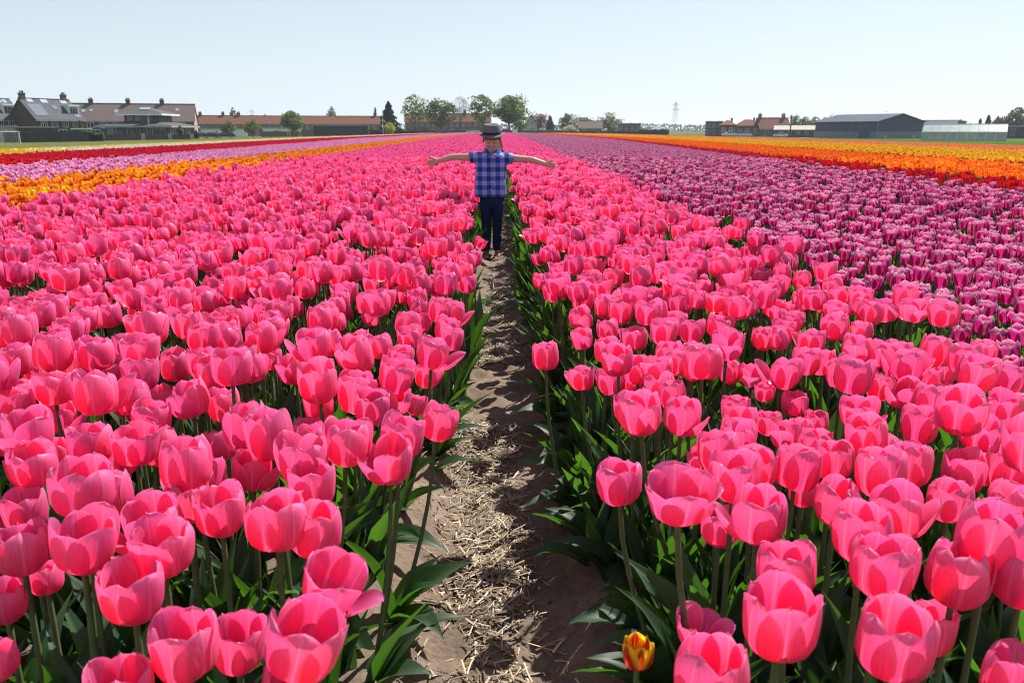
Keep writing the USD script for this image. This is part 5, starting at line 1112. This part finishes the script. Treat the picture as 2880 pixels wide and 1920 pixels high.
BX, BY = -.075, 7.38; K = 1.065
bz = float(soil_z(np.array([[BX]]), np.array([[BY]]))[0, 0])
boy = thing('person', 'young boy in grey hat and blue checked shirt on the path, arms spread wide', 'person', (BX, BY, bz), 0)
def bo(name, mesh, mat, parent=boy, smooth=True):
    if not isinstance(mesh, trimesh.Trimesh): mm = mesh.to_mesh(); mesh = trimesh.Trimesh(np.array(mm.vert_properties[:, :3]), np.array(mm.tri_verts), process=True)
    mesh = mesh.copy(); mesh.vertices = mesh.vertices * K
    return obj(name, mesh, MAT[mat], parent, smooth=smooth)
# head, tilted down
HC = np.array([.004, -.004, 1.0]); hd_tilt = math.radians(17)
def hp(x, y, z):      # head coordinates -> boy coordinates (y towards the face is negative)
    c, s = math.cos(hd_tilt), math.sin(hd_tilt)
    return HC + np.array([x, y * c - z * -s * -1 if False else y * c - z * s, y * s + z * c])
def hrot(man): return man.rotate([math.degrees(hd_tilt), 0, 0]).translate([float(v) for v in HC])
head = ball((0, .008, .018), .0715, (.95, 1.08, 1.06), 32) + m3.Manifold.batch_hull([ball((0, -.012, -.010), .060, (.98, .95, .9), 24), ball((0, -.046, -.066), .020, (1.15, .9, .8), 16), ball((-.034, -.020, -.045), .022), ball((.034, -.020, -.045), .022)])
head = head + ball((-.030, -.050, -.022), .021) + ball((.030, -.050, -.022), .021)                       # cheeks
head = head + m3.Manifold.batch_hull([ball((0, -.070, .004), .005), ball((0, -.080, -.020), .0085), ball((-.008, -.070, -.024), .0055), ball((.008, -.070, -.024), .0055)])   # nose
head = head + ball((0, -.070, -.042), .010, (1.5, .55, .5)) + ball((0, -.067, -.051), .010, (1.3, .55, .5))      # mouth
head = head + ball((-.026, -.062, .008), .013, (1.2, .6, .8)) + ball((.026, -.062, .008), .013, (1.2, .6, .8))   # lids
for s in (-1, 1): head = head + m3.Manifold.batch_hull([ball((s * .068, .008, .010), .011, (.5, 1, 1.1)), ball((s * .071, .014, -.012), .009, (.5, .9, 1.1))])
body = hrot(head) + chain([((0, .022, .955), .037), ((0, .020, .885), .042)])
ARM = {-1: [((-.125, .014, .862), .034), ((-.20, .016, .862), .032), ((-.305, .020, .866), .0255), ((-.345, .016, .860), .0275), ((-.455, .004, .833), .0185)],
        1: [((.130, .014, .856), .034), ((.20, .016, .852), .032), ((.315, .020, .846), .0255), ((.355, .014, .838), .0275), ((.460, .002, .808), .0185)]}
for s in (-1, 1):
    a = ARM[s]; body = body + chain(a)
    w = np.array(a[-1][0]); d = np.array([s * .965, -.10, -.24]); d /= np.linalg.norm(d); n = np.array([0.0, -.1, 1.0]); n -= d * (n @ d); n /= np.linalg.norm(n); q = np.cross(d, n)
    pt = lambda l, u, v=0.0: w + d * l + n * u + q * v
    palm = m3.Manifold.batch_hull([ball(pt(.004, .008), .013), ball(pt(.004, -.008), .013), ball(pt(.052, .017), .0095), ball(pt(.048, -.019), .0085)])
    body = body + palm
    for k, (u, sp, L) in enumerate(((.0185, .14, .040), (.0065, .04, .045), (-.0065, -.06, .041), (-.0185, -.20, .033))):
        c = s * .1; f0 = pt(.046, u); dd = d + n * sp; dd /= np.linalg.norm(dd); f1 = f0 + dd * L * .5; f2 = f1 + (dd + q * .28 * s - n * .10) / 1.05 * L * .38; f3 = f2 + (dd + q * .5 * s - n * .2) / 1.15 * L * .25
        body = body + chain([(f0, .0080), (f1, .0072), (f2, .0066), (f3, .0056)], n=12)
    t0 = pt(.012, .014, 0); t1 = pt(.032, .033, -.004); t2 = pt(.050, .044, -.006)
    body = body + chain([(t0, .0115), (t1, .0082), (t2, .0066)], n=12)
body = body + chain([((0, .018, .885), .040), ((0, .014, .80), .058), ((0, .012, .56), .060)])
FEET = {-1: (-.047, -.02), 1: (.046, -.03)}
for s in (-1, 1):
    fx, fy = FEET[s]
    body = body + chain([((fx * .9, .012, .56), .040), ((fx, .006, .30), .030), ((fx, .016, .20), .028), ((fx, .018, .075), .0225)]) + m3.Manifold.batch_hull([ball((fx, .030, .036), .022), ball((fx, .014, .062), .022), ball((fx + s * .006, fy - .055, .026), .017), ball((fx + s * .020, fy - .050, .024), .014), ball((fx - s * .010, fy - .055, .024), .014)])
    for k in range(5): body = body + ball((fx - s * .016 + s * k * .0098, fy - .078 + k * .0055 + (0 if k else 0), .0215), .0088 - k * .0009, (1, 1.35, .85), 12)
bo('body', soft(body, .006, 5), 'skin')
# face details
def face_bit(name, pts, r, mat): bo(name, tube([hp(*p) for p in pts], r, 6), mat)
for s in (-1, 1):
    face_bit('eye', [(s * .014, -.0700, .0045), (s * .021, -.0715, .0012), (s * .029, -.0695, .0010), (s * .037, -.0635, .0040)], .0022, 'eye_lash')
    face_bit('eyebrow', [(s * .012, -.0685, .026), (s * .024, -.0690, .0295), (s * .040, -.0590, .026)], .0026, 'brow')
face_bit('mouth', [(-.0165, -.0675, -.0460), (-.006, -.0755, -.0452), (0, -.0765, -.0462), (.006, -.0755, -.0452), (.0165, -.0675, -.0460)], [.0016, .0032, .0034, .0032, .0016], 'lip')
for s in (-1, 1): face_bit('nostril', [(s * .0045, -.0805, -.0262), (s * .0075, -.0775, -.0268)], .0016, 'eye_lash')
# hair: a cap with a short fringe and strands
hair = ball((0, .014, .026), .0735, (.98, 1.08, 1.04), 32) - ball((0, -.075, -.03), .070, (.92, .8, 1.05), 24) - m3.Manifold.cube([.4, .4, .2], True).translate([0, 0, -.125])
hb = soft(hrot(hair), .007, 3)
st = []
rb = np.random.default_rng(3)
for k in range(90):
    a = rb.uniform(-1.25, 1.25); x = math.sin(a) * .071; y = .006 - math.cos(a) * .0765; z0 = .055 + rb.normal(0, .004); ln = rb.uniform(.018, .034) * (1.15 if abs(a) > .7 else 1)
    st.append(tube([hp(x * .98, y * .96, z0), hp(x * 1.02, y * 1.0 - .002, z0 - ln * .5), hp(x * 1.02 + rb.normal(0, .004), y * .99, z0 - ln)], [.0030, .0026, .0007], 4))
for k in range(60):      # sides and back
    a = rb.uniform(1.2, 5.08); x = math.sin(a) * .073; y = .014 - math.cos(a) * .080; z0 = .02; ln = rb.uniform(.03, .055)
    st.append(tube([hp(x * .97, y * .97, z0), hp(x * 1.02, y * 1.01, z0 - ln * .5), hp(x, y, z0 - ln)], [.0034, .003, .0008], 4))
v = np.array(hb.vertices)
bo('hair', cat([hb] + st), 'hair')
# hat
HZ = .050
def hring(rx, ry, z, n=48, f=None):
    th = np.arange(n) / n * 2 * np.pi
    zz = z + (f(th) if f else 0)
    return np.stack([rx * np.cos(th), .006 + ry * np.sin(th), zz + 0 * th], 1)
def revolve(rings, close_top=False):
    n = len(rings[0]); V = np.vstack(rings); F = []
    for i in range(len(rings) - 1):
        for j in range(n): a, b = i * n + j, i * n + (j + 1) % n; F += [[a, b, b + n], [a, b + n, a + n]]
    if close_top:
        V = np.vstack([V, rings[-1].mean(0)]); o = (len(rings) - 1) * n
        for j in range(n): F.append([o + j, o + (j + 1) % n, len(V) - 1])
    t = trimesh.Trimesh(V, np.array(F), process=False)
    c, s = math.cos(hd_tilt * .45), math.sin(hd_tilt * .45); q = t.vertices.copy(); t.vertices = np.stack([q[:, 0], q[:, 1] * c - q[:, 2] * s, q[:, 1] * s + q[:, 2] * c], 1) + HC
    return t
pinch = lambda th: -.010 * np.abs(np.cos(th)) ** 0 * np.exp(-((np.abs(np.abs(th - 3 * np.pi / 2)) - .55) / .35) ** 2)
crown = [hring(.0780, .0900, HZ + .000), hring(.0780, .0900, HZ + .028), hring(.0760, .0870, HZ + .050), hring(.0715, .0825, HZ + .070, f=lambda t: .004 * np.sin(t) ** 2), hring(.0665, .0765, HZ + .0815), hring(.057, .066, HZ + .0845), hring(.038, .046, HZ + .077), hring(.015, .030, HZ + .070)]
bo('hat', revolve(crown, True), 'hat_felt')
hatp = stage.GetPrimAtPath(str(boy.GetPath()) + '/hat')
brimz = lambda th: .010 * np.cos(th) ** 2 - .010 * np.sin(th) * -1 * (np.sin(th) < 0) * np.abs(np.sin(th)) + .012 * (np.sin(th) > 0) * np.sin(th) ** 2
brim = [hring(.080, .090, HZ + .004), hring(.092, .103, HZ + .001, f=lambda t: .35 * brimz(t)), hring(.1085, .1195, HZ - .003, f=brimz), hring(.1095, .1205, HZ - .006, f=brimz), hring(.1075, .1185, HZ - .008, f=brimz), hring(.092, .103, HZ - .005, f=lambda t: .35 * brimz(t)), hring(.078, .088, HZ - .002)]
bo('brim', revolve(brim), 'hat_felt', hatp)
bo('hat_band', revolve([hring(.0790, .0912, HZ + .003), hring(.0800, .0922, HZ + .004), hring(.0800, .0922, HZ + .024), hring(.0786, .0908, HZ + .025)]), 'hat_band', hatp)
# trousers
tr = loft([(.44, .092, .066, .004, .012), (.50, .104, .078, .004, .012), (.56, .110, .080, .002, .012), (.60, .110, .080, 0, .012)], pw=2.3)
tr = tr + chain([((-.048, .012, .47), .058), ((-.046, .004, .30), .0435), ((-.045, .014, .17), .0375), ((-.045, .016, .092), .0335)], (1, 1.1, 1)) + chain([((.054, .012, .47), .058), ((.049, .000, .30), .0435), ((.043, .012, .17), .0375), ((.041, .016, .092), .0335)], (1, 1.1, 1))
tm = soft(tr, .011, 5); v = np.array(tm.vertices); nz = (meshkit.fbm(v * [34, 34, 60], 3, 4) - .5) * .006; tm.vertices = v + tm.vertex_normals * nz[:, None]
bo('trousers', tm, 'denim')
# shirt
sh = loft([(.535, .136, .096, -.010, .012), (.56, .137, .098, -.010, .012), (.66, .132, .094, -.008, .012), (.76, .131, .090, -.006, .012), (.83, .134, .088, -.002, .014), (.872, .128, .080, 0, .016), (.900, .092, .066, 0, .018), (.915, .062, .054, 0, .020), (.924, .052, .048, 0, .020)], pw=2.5)
for s, (x1, z1) in ((-1, (-.178, .862)), (1, (.180, .846))):
    sh = sh + m3.Manifold.batch_hull([ball((s * .095, .014, .852), .052, (1, .95, 1)), ball((s * .120, .014, .862), .044)]) + m3.Manifold.batch_hull([ball((s * .115, .014, .860), .048), m3.Manifold.cylinder(.010, .047, .047, 24, True).rotate([0, 90, 0]).rotate([0, (8 if s > 0 else -4), 0]).translate([x1, .014, z1])])
sh = sh - m3.Manifold.batch_hull([ball((0, -.062, .945), .030), ball((0, -.085, .872), .006), ball((0, .02, .96), .044)])
sm = soft(sh, .011, 4); v = np.array(sm.vertices); nz = (meshkit.fbm(v * [30, 30, 17] + 5, 3, 8) - .5) * .013; sm.vertices = v + sm.vertex_normals * nz[:, None]
bo('shirt', sm, 'gingham'); shp = stage.GetPrimAtPath(str(boy.GetPath()) + '/shirt')
col = []
for s in (-1, 1):
    P = np.array([(s * .048, .000, .938), (s * .060, -.035, .918), (s * .020, -.071, .888), (s * .062, -.078, .868), (s * .078, -.045, .890)])
    q = np.vstack([P, P + [0, .004, -.006]]); col.append(trimesh.Trimesh(q, m3.Manifold.hull_points(q).to_mesh().tri_verts, process=False).convex_hull if False else trimesh.convex.convex_hull(q))
    bo('collar', trimesh.convex.convex_hull(q), 'gingham', shp)
ct = np.linspace(-.4, math.pi + .4, 14)
bo('collar', tube(np.stack([.052 * np.cos(ct), .020 + .048 * np.sin(ct), .926 + .008 * np.sin(ct)], 1), .011, 8), 'gingham', shp)
bo('placket', cat([trimesh.creation.box([.024, .006, .30]).apply_translation([-.004, -.083, .715])]), 'gingham', shp)
for z in (.60, .665, .73, .795, .85):
    b = trimesh.creation.cylinder(.0048, .004, sections=12); b.apply_transform(trimesh.transformations.rotation_matrix(math.pi / 2, [1, 0, 0])); b.apply_translation([-.004, -.0875 + (.004 if z > .82 else 0), z]); bo('button', b, 'button', shp)
bo('chest_pocket', cat([trimesh.creation.box([.058, .005, .06]).apply_transform(trimesh.transformations.rotation_matrix(.12, [0, 0, 1])).apply_translation([.062, -.074, .80])]), 'gingham', shp)
# sandals
for s in (-1, 1):
    fx, fy = FEET[s]
    sd = thing_path = UsdGeom.Xform.Define(stage, str(boy.GetPath()) + '/' + numbered(str(boy.GetPath()), 'sandal')).GetPrim()
    sole = m3.Manifold.batch_hull([ball((fx, .042, .006), .026, (1, 1, .25)), ball((fx + s * .006, fy - .066, .006), .036, (1, 1, .2))])
    bo('sole', sole, 'sandal_leather', sd)
    th = np.linspace(-.2, math.pi + .2, 12)
    for (yy, w, h, r) in ((fy - .052, .034, .040, .0075), (fy - .022, .032, .052, .0075), (.012, .027, .072, .0055)):
        bo('strap', tube(np.stack([fx + s * .004 + w * np.cos(th), yy + 0 * th, .004 + h * np.sin(th)], 1), r, 6), 'sandal_leather', sd)
# ------------------------------------------------------------------ haze
M('air', {'v': ('principled_volume', {'color': (0.80, 0.88, 0.98), 'density': 0.00016, 'anisotropy': 0.35})}, surface=None, volume='v.volume')
hz = bx(-2900, 2900, -25, 5800, -5.0, 45.0)
tag(obj('haze', hz, MAT['air']), 'thin pale haze in the air over the fields', 'haze', kind='stuff')
